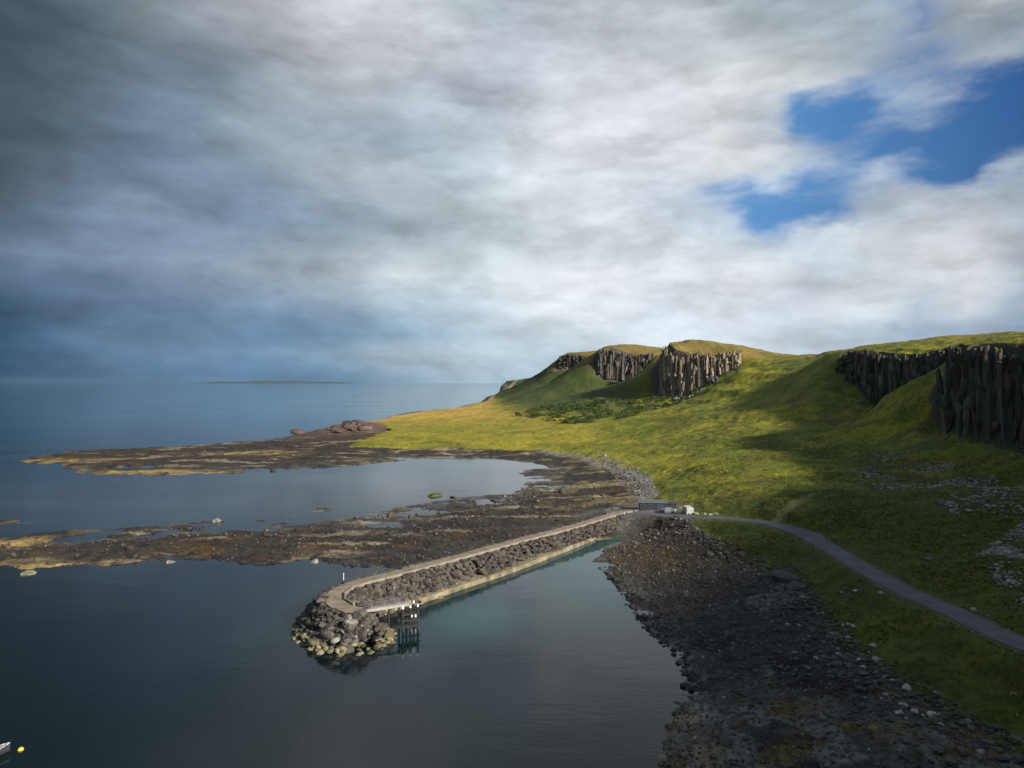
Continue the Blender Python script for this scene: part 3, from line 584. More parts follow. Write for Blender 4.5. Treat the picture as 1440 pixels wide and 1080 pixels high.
def cliff(name, label, foot, meshes, wmin, wmax, rows, seed, drop=0.25):
    """foot: photo x, foot row, rim row, depth; broken columns stand in rows in front of the steep face"""
    r = random.Random(seed)
    base = [(*PD(px, yb, d), PD(px, yt, d)[2]) for px, yb, yt, d in foot]
    mid = base[len(base) // 2]; root = empty(name, (mid[0], mid[1], mid[2])); tag(root, label, kind='structure')
    ln = smooth_line(base, 10); cum = [0]
    for i in range(1, len(ln)): cum.append(cum[-1] + math.hypot(ln[i][0] - ln[i - 1][0], ln[i][1] - ln[i - 1][1]))
    tot = cum[-1]; A = np.array(ln); count = 0
    for row in range(rows):
        s = r.uniform(0, 1)
        while s < tot and count < 240:
            p = [np.interp(s, cum, A[:, k]) for k in range(4)]
            p2 = [np.interp(min(s + 2, tot), cum, A[:, k]) for k in range(2)]; p1 = [np.interp(max(s - 2, 0), cum, A[:, k]) for k in range(2)]
            tx, ty = p2[0] - p1[0], p2[1] - p1[1]; tl = math.hypot(tx, ty) or 1; nx, ny = -ty / tl, tx / tl
            wv = r.uniform(wmin, wmax); h = p[3] - p[2]
            butt = 1.6 * wmax * float(vnoise(np.array([s / (wmax * 5)]), np.array([seed * 1.0]), seed)[0])
            out = -1.8 + 4.0 * row / rows + butt * 0.5 + r.uniform(-.3, .3) * wv
            patch_ = 1 + 0.35 * float(vnoise(np.array([s / (wmax * 4)]), np.array([row + seed * 3.]), seed)[0])
            top = h * min(0.98, (1 - drop * (row / rows) * r.uniform(0.3, 1.9)) * r.uniform(0.86, 0.98) * patch_)
            if top > 2:
                o = bpy.data.objects.new('column', r.choice(meshes)); o.scale = (wv, wv, top + 5)
                o.location = (p[0] + nx * out - root.location.x, p[1] + ny * out - root.location.y, p[2] - 5 - root.location.z)
                o.rotation_euler = (r.uniform(-.05, .05), r.uniform(-.05, .05), r.uniform(0, 6.28)); link(o, root); count += 1
            s += wv * r.uniform(0.55, 1.05) * (1 if row < 2 else r.choice((.7, 1, 1.8)))
    for _ in range(CRAGS.get(seed, 40)):
        s = r.uniform(0, tot); p = [np.interp(s, cum, A[:, k]) for k in range(4)]; h = p[3] - p[2]
        p2 = [np.interp(min(s + 2, tot), cum, A[:, k]) for k in range(2)]; p1 = [np.interp(max(s - 2, 0), cum, A[:, k]) for k in range(2)]
        tx, ty = p2[0] - p1[0], p2[1] - p1[1]; tl = math.hypot(tx, ty) or 1; nx, ny = -ty / tl, tx / tl
        hh = 0.68 * r.random() ** 1.2; wv = r.uniform(wmax * .35, wmax * .85); out = 2.6 - 3.4 * hh + r.uniform(-.5, .8) * wmax * .5
        o = bpy.data.objects.new('crag', r.choice(CRAGM[meshes is col_l])); o.scale = (wv, wv * .8, max(1.5, h * r.uniform(.08, .26)))
        o.location = (p[0] + nx * out - root.location.x, p[1] + ny * out - root.location.y, p[2] + h * hh * .93 - root.location.z); o.rotation_euler = (r.uniform(-.2, .2), r.uniform(-.2, .2), r.uniform(0, 6.28)); link(o, root)
    return root
CRAGS = {3: 50, 5: 60, 7: 45, 9: 22, 11: 10}
def crag_mesh(seed, m_):
    rg_ = np.random.default_rng(seed); bm = bmesh.new(); bmesh.ops.create_icosphere(bm, subdivisions=2, radius=1.0)
    cuts = [rg_.normal(size=3) for _ in range(10)]
    for nrm in cuts:
        nrm = nrm / np.linalg.norm(nrm); d_ = rg_.uniform(.45, .8)
        for v in bm.verts:
            k_ = float(np.array(v.co) @ nrm) - d_
            if k_ > 0: v.co -= Vector(nrm) * k_
    for v in bm.verts: v.co *= 1 + rg_.uniform(-.07, .07)
    me = bpy.data.meshes.new('crag'); bm.normal_update(); bm.to_mesh(me); bm.free(); me.materials.append(m_); return me
CRAGM = {False: [crag_mesh(s_, M_col_d) for s_ in range(6)], True: [crag_mesh(s_ + 9, M_col_l) for s_ in range(6)]}
for (lab_, foot), (ms_, w0, w1, nrow, sd_n, dr_) in zip(CLIFFS, [(col_d, .8, 2.4, 5, 3, .5), (col_d, 1.0, 2.8, 5, 5, .85), (col_l, 1.2, 3.6, 6, 7, .6), (col_d, 2.0, 5.0, 4, 9, .45), (col_d, 2.4, 5, 3, 11, .45)]):
    cliff('basalt_cliff', lab_, foot, ms_, w0, w1, nrow, sd_n, dr_)

# ------------------------------------------------------------------ rocks
def ico(sub):
    bm = bmesh.new(); bmesh.ops.create_icosphere(bm, subdivisions=sub, radius=1.0)
    v = np.array([x.co[:] for x in bm.verts], np.float32); bm.verts.index_update(); f = np.array([[q_.index for q_ in x.verts] for x in bm.faces], np.int32); bm.free(); return v, f
I1, I2 = ico(1), ico(2)
def rock_variant(seed, base, rough=0.28, flat=0.7):
    rg = np.random.default_rng(seed); v, f = base; v = v.copy()
    for _ in range(7):                                            # chop facets off the ball
        nrm = rg.normal(size=3); nrm /= np.linalg.norm(nrm); d = rg.uniform(0.55, 0.85); k = v @ nrm - d
        v = v - np.outer(np.maximum(k, 0), nrm)
    v = v * (1 + rg.uniform(-rough, rough, (len(v), 1)) * 0.25); v[:, 2] *= flat * rg.uniform(0.8, 1.2); v[:, 0] *= rg.uniform(0.9, 1.35)
    return v.astype(np.float32), f
def stones(name, xs, ys, zs, sizes, colours, material, label, base_variants, parent=None, sink=0.25):
    nst = len(xs); Vs, Fs, Cs, off = [], [], [], 0
    rot = rng.uniform(0, 6.28, nst)
    for i in range(nst):
        v, f = base_variants[i % len(base_variants)]
        ca, sa_ = math.cos(rot[i]), math.sin(rot[i]); s = sizes[i]
        vv = np.empty_like(v); vv[:, 0] = (v[:, 0] * ca - v[:, 1] * sa_) * s + xs[i]; vv[:, 1] = (v[:, 0] * sa_ + v[:, 1] * ca) * s + ys[i]; vv[:, 2] = v[:, 2] * s + zs[i] + s * sink
        Vs.append(vv); Fs.append(f + off); off += len(v); Cs.append(np.tile(colours[i], (len(v), 1)))
    o = mesh_np(name, np.concatenate(Vs), np.concatenate(Fs), material, parent, False, np.concatenate(Cs)); tag(o, label, kind='stuff'); return o
VAR0 = [rock_variant(s, ico(1)) for s in range(30, 42)]
VARS = [rock_variant(s, (np.array(I1[0]), I1[1])) for s in range(8)]
BMESH = []
for s in range(10):
    v, f = rock_variant(100 + s, I2, 0.2, 0.75); me = bpy.data.meshes.new('boulder')
    me.from_pydata(v.tolist(), [], f.tolist()); BMESH.append(me)
def boulder_set(name, pts, sizes, material, label, cat, group, sink=0.2, seed=0):
    r = random.Random(seed); ms = []
    for me in BMESH: m2 = me.copy(); m2.materials.append(material); ms.append(m2)
    zs = ground_zs([p[0] for p in pts], [p[1] for p in pts])
    for (x, y), s, z in zip(pts, sizes, zs):
        o = bpy.data.objects.new(name, r.choice(ms)); o.location = (x, y, max(float(z), -0.3) + s * sink)
        o.scale = (s * r.uniform(.85, 1.25), s * r.uniform(.85, 1.2), s * r.uniform(.7, 1.1)); o.rotation_euler = (r.uniform(-.2, .2), r.uniform(-.2, .2), r.uniform(0, 6.28))
        link(o); tag(o, label if isinstance(label, str) else label[len(ms) % 1], cat, group)
def scatter_px(nn, poly_px, z=1.5, seed=0):
    """random plan points in the ground area with this outline"""
    poly = [P(px, py, z) for px, py in poly_px]; xs = [p[0] for p in poly]; ys = [p[1] for p in poly]; r = np.random.default_rng(seed); out = []
    while len(out) < nn:
        x = r.uniform(min(xs), max(xs), 4000).astype(np.float32); y = r.uniform(min(ys), max(ys), 4000).astype(np.float32)
        k = poly_sd(x, y, poly) > 0; out += list(zip(x[k].tolist(), y[k].tolist()))
    return out[:nn]

# beach rubble: near shore stones, one mass
beach_px = [(838,790),(862,812),(900,868),(930,905),(958,930),(965,970),(945,1000),(930,1080),(925,1150),(1500,1150),(1440,1080),(1330,1015),(1230,950),(1160,870),(1130,830),(1060,797),(1000,765),(950,740),(880,750)]
pts = scatter_px(15000, beach_px, 1.5, 1); xs = np.array([p[0] for p in pts]); ys = np.array([p[1] for p in pts])
zz, sd_, sg_, _, _, _ = terrain(xs, ys)
sz = np.exp(rng.normal(-2.1, 0.5, len(xs))) * (1 + 0.5 * sstep(-8, 0, sg_)); kp = zz > -0.35
ctone = rng.uniform(0.45, 1.35, len(xs))[:, None] * np.array([[0.085, 0.074, 0.062]])
pale = rng.random(len(xs)) < 0.03; ctone[pale] = np.array([0.24, 0.225, 0.20])
wet = sd_ < 2.0; ctone[wet] *= 0.55
stones('beach_stones', xs[kp], ys[kp], zz[kp], sz[kp], ctone[kp], M_stone, 'dark rounded stones covering the near beach', VAR0)
# shingle and scattered stone on the reefs and bank
rp = []
rp += scatter_px(2600, [(835,641),(872,654),(914,674),(921,697),(908,710),(886,708),(880,688),(855,664)], 2, 2)
rp += scatter_px(2300, [(0,757),(130,745),(330,732),(405,742),(560,715),(700,697),(760,680),(850,690),(850,715),(700,760),(560,800),(440,790),(220,790),(0,800)], 1, 3)
rp += scatter_px(900, [(30,648),(260,630),(440,610),(530,600),(480,626),(640,630),(820,642),(800,655),(600,644),(380,660),(120,664)], 1, 4)
xs = np.array([p[0] for p in rp]); ys = np.array([p[1] for p in rp]); zz, sd_, sg_, _, _, _ = terrain(xs, ys)
sz = np.exp(rng.normal(-1.45, 0.5, len(xs))); kp = zz > -0.2
ct = rng.uniform(0.6, 1.7, len(xs))[:, None] * np.array([[0.05, 0.042, 0.034]]); sz[:2600] *= 0.7; ct[:2600] = rng.uniform(.6, 1.4, 2600)[:, None] * np.array([[0.15, 0.14, 0.132]])
pk = rng.random(len(xs)) < 0.02; ct[pk] = np.array([0.26, 0.22, 0.15])
stones('reef_stones', xs[kp], ys[kp], zz[kp], sz[kp], ct[kp], M_stone, 'stones strewn over the tidal reefs and the shingle bank', VAR0)
# scree under the right-hand cliffs
sp = []
def scatter_d(nn, quad, seed):
    r = np.random.default_rng(seed); poly = [PD(*q_)[:2] for q_ in quad]; xs_ = [p[0] for p in poly]; ys_ = [p[1] for p in poly]; out = []
    while len(out) < nn:
        x = r.uniform(min(xs_), max(xs_), 3000).astype(np.float32); y = r.uniform(min(ys_), max(ys_), 3000).astype(np.float32)
        k = poly_sd(x, y, poly) > 0; k &= r.random(len(x)) < np.clip(0.35 + 1.6 * fbm(x / 12, y / 12, 3, 300), 0, 1)
        out += list(zip(x[k].tolist(), y[k].tolist()))
    return out[:nn]
sp += scatter_d(1900, [(1230,610,250),(1300,625,230),(1400,650,195),(1470,690,165),(1440,760,140),(1340,740,150),(1250,690,190),(1200,680,200)], 5)
sp += scatter_d(900, [(1440,740,140),(1500,780,115),(1440,860,95),(1360,800,120)], 6)
xs = np.array([p[0] for p in sp]); ys = np.array([p[1] for p in sp]); zz = terrain(xs, ys)[0]
sz = np.exp(rng.normal(-1.35, 0.45, len(xs))); ct = rng.uniform(0.5, 1.5, len(xs))[:, None] * np.array([[0.19, 0.18, 0.155]])
stones('scree', xs, ys, zz, sz, ct, M_stone, 'grey scree below the right hand cliffs', VAR0)
M_greenrock = mat('green_weed_rock', (0.06, 0.065, 0.02), 0.8, 0.5, 1.0, 0.08, 3.0)
# single boulders
r5 = random.Random(5)
sp2 = scatter_d(420, [(1000,546,632),(985,560,610),(930,574,580),(880,592,545),(872,586,560),(925,564,600),(950,551,640)], 9)
xs = np.array([p[0] for p in sp2]); ys = np.array([p[1] for p in sp2]); zz = terrain(xs, ys)[0]
stones('scree', xs, ys, zz, np.exp(rng.normal(-0.1, 0.4, len(xs))), rng.uniform(.6, 1.5, len(xs))[:, None] * np.array([[0.2, 0.19, 0.165]]), M_stone, 'pale scree and blocks below the sunlit middle cliff', VAR0)
boulder_set('boulder', scatter_d(70, [(1230,620,245),(1300,630,225),(1420,660,185),(1440,740,145),(1330,735,155),(1240,690,190)], 8), [r5.uniform(.3, .75) for _ in range(70)], M_boulder, 'grey boulder among the scree below the right hand cliffs', 'boulder', 'boulders fallen below the right hand cliffs', seed=1)
M_paleb = mat('pale_boulder_rock', (0.26, 0.25, 0.23), 0.85, 0.4, 1.2, 0.08, 4.0, spec=0.2, objvar=0.4)
g1 = [(1219,902),(1228,905),(1212,921),(1234,925),(1200,877),(1193,874),(1185,840),(1203,845),(1255,950),(1275,960),(1270,975),(1288,988),(1300,990),(1312,995),(1325,1008),(1362,1010),(1320,972),(1370,890),(1390,900),(1305,818),(1240,858),(1170,880),(1180,905),(1215,930),(1240,965),(1350,1030),(1380,1045),(1265,985)]
boulder_set('boulder', [P(x, y, 4.5) for x, y in g1], [r5.uniform(.25, .55) for _ in g1], M_paleb, 'pale boulder lying in the grass between the beach and the road', 'boulder', 'pale boulders on the grass beside the beach', seed=2)
g2 = scatter_px(90, [(1100,815),(1140,830),(1160,870),(1230,950),(1330,1015),(1440,1080),(1300,1080),(1200,980),(1130,900),(1080,850)], 3, 12)
boulder_set('boulder', g2, [r5.uniform(.25, .62) for _ in g2], M_dboulder, 'dark boulder at the top of the near beach', 'boulder', 'dark boulders along the top of the near beach', seed=3)
g3 = [P(x, y, 0.3) for x, y in [(846,797),(858,806),(866,815),(872,826),(884,838),(890,851),(905,868),(912,878),(925,893),(934,906),(948,918),(955,930),(968,945),(963,962),(952,985),(948,1003),(941,1020),(937,1042),(942,1060),(930,1072),(953,1000),(962,990),(977,955)]]
boulder_set('boulder', g3, [r5.uniform(.35, .8) for _ in g3], M_dboulder, 'wet dark boulder at the edge of the near beach water', 'boulder', 'boulders along the near waterline', seed=4)
for (x, y), s, mt, lb in [((237,790), 1.3, M_boulder, 'pale topped rock in the water just off the inner reef'), ((443,789), 1.4, M_boulder, 'rounded rock at the water edge left of the breakwater'), ((611,697), 2.2, M_greenrock, 'low green weedy rock in the bay beside the reef'), ((637,699.5), 1.2, M_dboulder, 'small black rock in the bay beside the green weedy rock'),
                    ((40,806), 1.6, M_weedrock, 'yellow weedy rock off the left end of the inner reef'), ((305,733), 1.6, M_boulder, 'pale rock on the far edge of the inner reef'), ((385,662), 1.7, M_dboulder, 'dark rock at the bay side of the outer reef')]:
    boulder_set('rock', [P(x, y, 0.2)], [s], mt, lb, 'rock', None, 0.1, int(x))
for px, py, s, lb in [(790,690,1.6,'dark rock standing on the weedy flat above the breakwater'),(1000,785,1.1,'dark rock beside a pale slab on the brown weed flat'),(1105,828,2.6,'large dark rock outcrop at the corner of the beach and grass'),(1120,838,2.2,'broad low rock below the large dark outcrop')]:
    boulder_set('rock', [P(px, py, 2.0)], [s], M_dboulder, lb, 'rock', None, 0.15, int(px))
# pale erratics by the road
M_pale = mat('pale_granite', (0.26, 0.25, 0.225), 0.8, 0.15, 1.5)
for k, ((px, py), s_, lb) in enumerate(zip([(980,721.5),(991,723.5),(999,724.5),(1007,722.5)], (.75, .6, .6, .75), ('nearest the van', 'second from the van', 'third from the van', 'farthest from the van'))):
    boulder_set('boulder', [P(px, py, 5.2)], [s_], M_pale, 'pale boulder in the short row beside the road, ' + lb, 'boulder', 'pale boulders lining the road', seed=60 + k)
# dark outcrop on the sunny slope
root = empty('rock_outcrop', PD(1001, 540, 570)); tag(root, 'dark purple brown rock outcrop alone on the sunny slope right of the middle cliff', 'outcrop')
rr_ = random.Random(3)
for k in range(9):
    me = BMESH[k].copy(); me.materials.append(M_dboulder); o = bpy.data.objects.new('rock', me); s = rr_.uniform(1.6, 3.4)
    o.scale = (s, s, s * 1.4); o.location = (rr_.uniform(-4, 4), rr_.uniform(-3, 3), rr_.uniform(0, 4)); o.rotation_euler = (rr_.random(), rr_.random(), rr_.random() * 6); link(o, root)

# talus at the foot of every cliff
tx_, ty_, ts_ = [], [], []
for ci, (_, foot) in enumerate(CLIFFS):
    cl_ = cliff_line(foot); k_ = (420, 420, 380, 160, 80)[ci]; s0 = (-1.0, -.9, -.45, .1, .2)[ci]
    for _ in range(k_):
        i_ = r5.randrange(len(cl_) - 1); (p, nn_), (p2, _) = cl_[i_], cl_[i_ + 1]; u = r5.random(); o_ = 1.0 + abs(r5.gauss(0, 1)) * (5 if ci < 2 else 8)
        tx_.append(p[0] + (p2[0] - p[0]) * u + nn_[0] * o_); ty_.append(p[1] + (p2[1] - p[1]) * u + nn_[1] * o_); ts_.append(math.exp(r5.gauss(s0, .45)))
tz_ = terrain(np.array(tx_), np.array(ty_))[0]
stones('talus', np.array(tx_), np.array(ty_), tz_, np.array(ts_), rng.uniform(.6, 1.5, len(tx_))[:, None] * np.array([[0.10, 0.092, 0.08]]), M_stone, 'fallen blocks along the foot of the cliffs', VAR0)
# rocky knoll on the outer reef
kx, ky = P(497, 604, 4); root = empty('rock_outcrop', (kx, ky, ground_z(kx, ky))); tag(root, 'dark reddish rock knoll at the landward end of the outer reef', 'outcrop')
M_knoll = mat('reddish_rock', (0.085, 0.06, 0.05), 0.9, 0.5, 0.4, 0.2, 1.0, objvar=0.4)
for k in range(26):
    me = BMESH[k % 10].copy(); me.name = 'rock'; me.materials.append(M_knoll); o = bpy.data.objects.new('rock', me); s = rr_.uniform(2.0, 4.6); ax_, ay_ = rr_.gauss(0, 11), rr_.gauss(0, 14)
    o.scale = (s * 1.5, s, s * .8); o.location = (ax_, ay_, ground_z(kx + ax_, ky + ay_) - root.location.z + s * .15); o.rotation_euler = (rr_.uniform(-.3, .3), rr_.uniform(-.3, .3), rr_.random() * 6); link(o, root)

# ------------------------------------------------------------------ scrub below the middle cliff
def leaf_mass(r, cx, cy, cz_, rx, rz_, nq, size):
    d = r.normal(size=(nq, 3)); d /= np.linalg.norm(d, axis=1)[:, None]; rad_ = r.uniform(0.45, 1.0, (nq, 1)) ** 0.6
    p = d * rad_ * np.array([[rx, rx, rz_]]); p[:, 2] = np.abs(p[:, 2]) * 1.1; lump = 1 + 0.35 * np.sin(d[:, :1] * 5 + cx) * np.cos(d[:, 1:2] * 6 + cy); p *= lump
    a = r.normal(size=(nq, 3)); a /= np.linalg.norm(a, axis=1)[:, None]; b_ = np.cross(a, r.normal(size=(nq, 3))); b_ /= np.linalg.norm(b_, axis=1)[:, None]
    s = r.uniform(0.6, 1.3, (nq, 1)) * size; c0 = p + np.array([[cx, cy, cz_]])
    return np.stack([c0 - a * s - b_ * s * .5, c0 + a * s - b_ * s * .5, c0 + a * s + b_ * s * .5, c0 - a * s + b_ * s * .5], 1)
M_scrub = mat('scrub_mass', (0.05, 0.07, 0.02), 0.85, 0.45, 0.4, attr=True, spec=0.1)
rg = np.random.default_rng(77)
bushes = []
quad = [(722,585,640),(760,566,700),(830,556,700),(935,549,655),(985,548,630),(930,572,560),(880,594,510),(800,598,520),(740,590,600)]
poly = [PD(*q_)[:2] for q_ in quad]
while len(bushes) < 1700:
    x = rg.uniform(0, 190, 2000).astype(np.float32); y = rg.uniform(490, 720, 2000).astype(np.float32)
    k = (poly_sd(x, y, poly) > 0) & (rg.random(2000) < np.clip(0.45 + 1.8 * fbm(x / 18, y / 18, 3, 400), 0, 1)); bushes += list(zip(x[k].tolist(), y[k].tolist()))
bushes = bushes[:1700]; bz = ground_zs([b_[0] for b_ in bushes], [b_[1] for b_ in bushes])
Q, CC = [], []
for i, (x, y) in enumerate(bushes[60:]):
    z = float(bz[i + 60]); rx = rg.uniform(1.1, 2.6); qd = leaf_mass(rg, x, y, z - .2, rx, rx * rg.uniform(.6, .95), 46, 0.34); Q.append(qd)
    tone = np.array([0.05, 0.072, 0.018]) * rg.uniform(0.6, 1.5); tone = tone if rg.random() > .12 else np.array([0.13, 0.13, 0.09]); CC.append(np.tile(tone, (46 * 4, 1)))
Q = np.concatenate(Q); o = mesh_np('scrub', Q.reshape(-1, 3), np.arange(len(Q) * 4).reshape(-1, 4), M_scrub, None, False, np.concatenate(CC)); tag(o, 'dense scrub and bracken on the slope below the middle cliff', kind='stuff')
protos = []
for v in range(4):
    qd = leaf_mass(rg, 0, 0, 0.3, 1.0, 0.85, 160, 0.13); me = bpy.data.meshes.new('foliage'); me.from_pydata(qd.reshape(-1, 3).tolist(), [], np.arange(640).reshape(-1, 4).tolist()); me.materials.append(M_leaf)
    bm = bmesh.new()
    for k in range(4): rod(bm, (0, 0, -.3), (rg.uniform(-.5, .5), rg.uniform(-.5, .5), .8), .05, 5, .02)
    ms = bpy.data.meshes.new('stem'); bm.to_mesh(ms); bm.free(); ms.materials.append(M_stem); protos.append((me, ms))
for i, (x, y) in enumerate(bushes[:60]):
    s = rg.uniform(2.2, 3.6); o = empty('bush', (x, y, float(bz[i]))); o.scale = (s, s, s * 0.9); o.rotation_euler.z = rg.uniform(0, 6.28)
    tag(o, 'rounded dark green bush standing out of the scrub below the middle cliff', 'bush', 'bushes below the middle cliff')
    for me in protos[i % 4]: link(bpy.data.objects.new(me.name.split('.')[0], me), o)

# ------------------------------------------------------------------ tussocks on the near slope
tp = []
r9 = np.random.default_rng(91)
while len(tp) < 16000:
    d_ = 62 + 260 * r9.random(6000) ** 1.4; x = (r9.uniform(960, 1500, 6000) - 720) / FOC * d_; x = x.astype(np.float32); y = d_.astype(np.float32)
    k = (poly_sd(x, y, grass) > 0.5) & (line_dist(x, y, road_line)[0] > 2.9) & (r9.random(6000) < np.clip(0.45 + 1.6 * fbm(x / 9, y / 9, 3, 500), 0.03, 1)); tp += list(zip(x[k].tolist(), y[k].tolist()))
tp = np.array(tp[:16000]); tz = terrain(tp[:, 0], tp[:, 1])[0]; nb = 7; nT = len(tp)
an = r9.uniform(0, 6.28, (nT, nb)); ln_t = r9.uniform(.18, .42, (nT, nb)) * r9.uniform(.6, 1.4, (nT, 1)); spr = r9.uniform(.15, .5, (nT, nb)); wd = 0.07
bx_ = tp[:, :1] + r9.normal(0, .12, (nT, nb)); by_ = tp[:, 1:] + r9.normal(0, .12, (nT, nb)); bz_ = np.repeat(tz[:, None] - .05, nb, 1)
tri = np.stack([np.stack([bx_ - np.sin(an) * wd, by_ + np.cos(an) * wd, bz_], -1), np.stack([bx_ + np.sin(an) * wd, by_ - np.cos(an) * wd, bz_], -1), np.stack([bx_ + np.cos(an) * spr, by_ + np.sin(an) * spr, bz_ + ln_t], -1)], 2).reshape(-1, 3)
tcol = np.where(r9.random((nT, 1)) < .25, np.array([[0.20, 0.165, 0.05]]), np.array([[0.095, 0.108, 0.014]])) * r9.uniform(.7, 1.5, (nT, 1)); tcol = np.repeat(tcol, nb * 3, 0)
o = mesh_np('grass_tussocks', tri, np.arange(len(tri)).reshape(-1, 3), M_scrub, None, False, tcol); tag(o, 'rough grass tussocks on the slope round the road', kind='stuff')

# ------------------------------------------------------------------ breakwater
BZ = 4.5
ZC = lambda px: float(np.interp(px, [545, 600, 660, 730, 800, 868, 884, 899], [4.5, 4.25, 3.9, 3.6, 3.5, 3.55, 3.62, 3.65]))
crest = [(*P(px, py, ZC(px)), ZC(px)) for px, py in [(899,715.5),(884,719),(867,722),(800,742),(730,760),(660,779),(600,795),(550,808),(510,818),(484,827),(470,838),(474,849),(492,857),(506,859)]]
crest3 = smooth_line(crest, 8)
bw = empty('breakwater', (crest[4][0], crest[4][1], 0)); ox, oy = bw.location.x, bw.location.y
tag(bw, 'curved rubble stone breakwater with a pale gravel top path', 'breakwater')
KQ = lambda t: float(np.interp(t, [0, .35, .62, 1], [.4, .55, 1, 1]))
# core: rubble bank, section swept along the crest (seaward toe, crown, harbour toe)
def sect(i):
    p = crest3[i]; d = crest3[min(i + 1, len(crest3) - 1)] - crest3[max(i - 1, 0)]; d = d / np.linalg.norm(d[:2]); return p, np.array([-d[1], d[0], 0])   # left of travel = harbour side (near)
bm = bmesh.new(); pr_ = None; nC = len(crest3)
for i in range(nC):
    p, nn = sect(i); t_ = i / (nC - 1); prof = []
    far = -1.0; hookf = sstep(0.62, 0.72, np.array(t_)).item()
    kq = KQ(t_)
    for off_, z in [(-1.9 - 3.6 - 1.2 * hookf, -1.2), (-1.9, p[2] - .12), (1.9, p[2] - .12), (1.9 + 4.2 * kq, 0.6), (2.0 + 5.0 * kq, -1.2)]:
        prof.append(bm.verts.new((p[0] + nn[0] * off_ - ox, p[1] + nn[1] * off_ - oy, z)))
    if pr_:
        for k in range(4): bm.faces.new((pr_[k], pr_[k + 1], prof[k + 1], prof[k]))
    else: bm.faces.new(prof)
    pr_ = prof
bm.faces.new(pr_)
bm_obj('rubble_core', bm, M_armour, bw)
loc = lambda p: (p[0] - ox, p[1] - oy, p[2])
strip('path', [loc(p) for p in crest3], 3.0, 0.03, M_path, bw)
# pale low kerb wall on the harbour edge, in cast lengths
cum = np.concatenate([[0], np.cumsum([np.linalg.norm(crest3[i + 1] - crest3[i]) for i in range(nC - 1)])]); CA = np.array(crest3)
def along(s):
    p = np.array([np.interp(s, cum, CA[:, k]) for k in range(3)]); q_ = np.array([np.interp(min(s + .5, cum[-1]), cum, CA[:, k]) for k in range(3)]); q0 = np.array([np.interp(max(s - .5, 0), cum, CA[:, k]) for k in range(3)])
    d = (q_ - q0) / np.linalg.norm(q_ - q0); return p, d, np.array([-d[1], d[0], 0])
kb = bmesh.new(); bx(kb, 0, 0, 0, 3.85, 0.32, 0.5, 0.05); kme = bpy.data.meshes.new('kerb_block'); kb.to_mesh(kme); kb.free(); kme.materials.append(M_conc)
s = 3.0
while s < cum[-1] - 4:
    p, d, nn = along(s); o = bpy.data.objects.new('kerb_block', kme); o.location = (p[0] + nn[0] * 1.75 - ox, p[1] + nn[1] * 1.75 - oy, p[2] + .12); o.rotation_euler = (0, 0, math.atan2(d[1], d[0])); link(o, bw)
    s += 3.9
# quay ledge on the harbour side
led_t = smooth_line([(*P(px, py, .9), .9) for px, py in [(894,727),(860,736),(794,758),(711,790),(640,814),(585,832)]], 6)
led_b = smooth_line([(*P(px, py, .9), .9) for px, py in [(898,733),(866,743),(800,769),(722,799),(655,821),(592,842)]], 6)
bm = bmesh.new(); pr_ = None
for a, b_ in zip(led_t, led_b):
    a = np.array(loc(a)); b_ = np.array(loc(b_)); prof = [bm.verts.new((a[0], a[1], -1.5)), bm.verts.new(a), bm.verts.new(b_), bm.verts.new((b_[0] + .1, b_[1] - .2, -1.5))]
    if pr_:
        for k in range(3): bm.faces.new((pr_[k], pr_[k + 1], prof[k + 1], prof[k]))
    else: bm.faces.new(prof)
    pr_ = prof
bm.faces.new(pr_); bm_obj('quay_ledge', bm, M_weedconc, bw)
# armour rock
AM = []
for mt in (M_armour, M_weedrock, M_boulder):
    ms = []
    for me in BMESH[:8]: m2 = me.copy(); m2.name = 'rock'; m2.materials.append(mt); ms.append(m2)
    AM.append(ms)
ra = random.Random(21); spots = []
for k in range(4600):
    s = ra.uniform(2, cum[-1] + 1.0) if ra.random() < .7 else ra.uniform(cum[-1] * .7, cum[-1] + 1); p, d, nn = along(min(s, cum[-1])); side = 1 if ra.random() < .58 else -1; u = ra.random()
    hook = s > cum[-1] * 0.62
    if side > 0: off_ = 2.2 + u * (4.4 * KQ(s / cum[-1]) if not hook else 4.6); z = p[2] - .2 - u * (p[2] - .9 if not hook else 5.2)
    else: off_ = -(2.0 + u * (3.5 if not hook else 4.7)); z = p[2] - .2 - u * (4.0 if not hook else 5.0)
    if hook and ra.random() < .5: side = -1
    if side < 0: off_ = -(2.0 + u * (3.5 if not hook else 4.7)); z = p[2] - .2 - u * (4.0 if not hook else 5.0)
    if not hook and side < 0 and u > .75: continue
    x = p[0] + nn[0] * off_; y = p[1] + nn[1] * off_
    spots.append((x, y, z + .18, u, hook, side))
# round head beyond the path end
pe = crest3[-1]
for k in range(420):
    th = ra.uniform(-math.pi, math.pi); p, d, nn = along(cum[-1]); c_, s_ = math.cos(th), math.sin(th)
    dirv = np.array([c_, s_]);
    if dirv @ d[:2] < -0.2: continue
    u = ra.random(); x = p[0] + dirv[0] * u * 6.2; y = p[1] + dirv[1] * u * 6.2; spots.append((x, y, BZ - .3 - u * 5.0, u, True, 1))
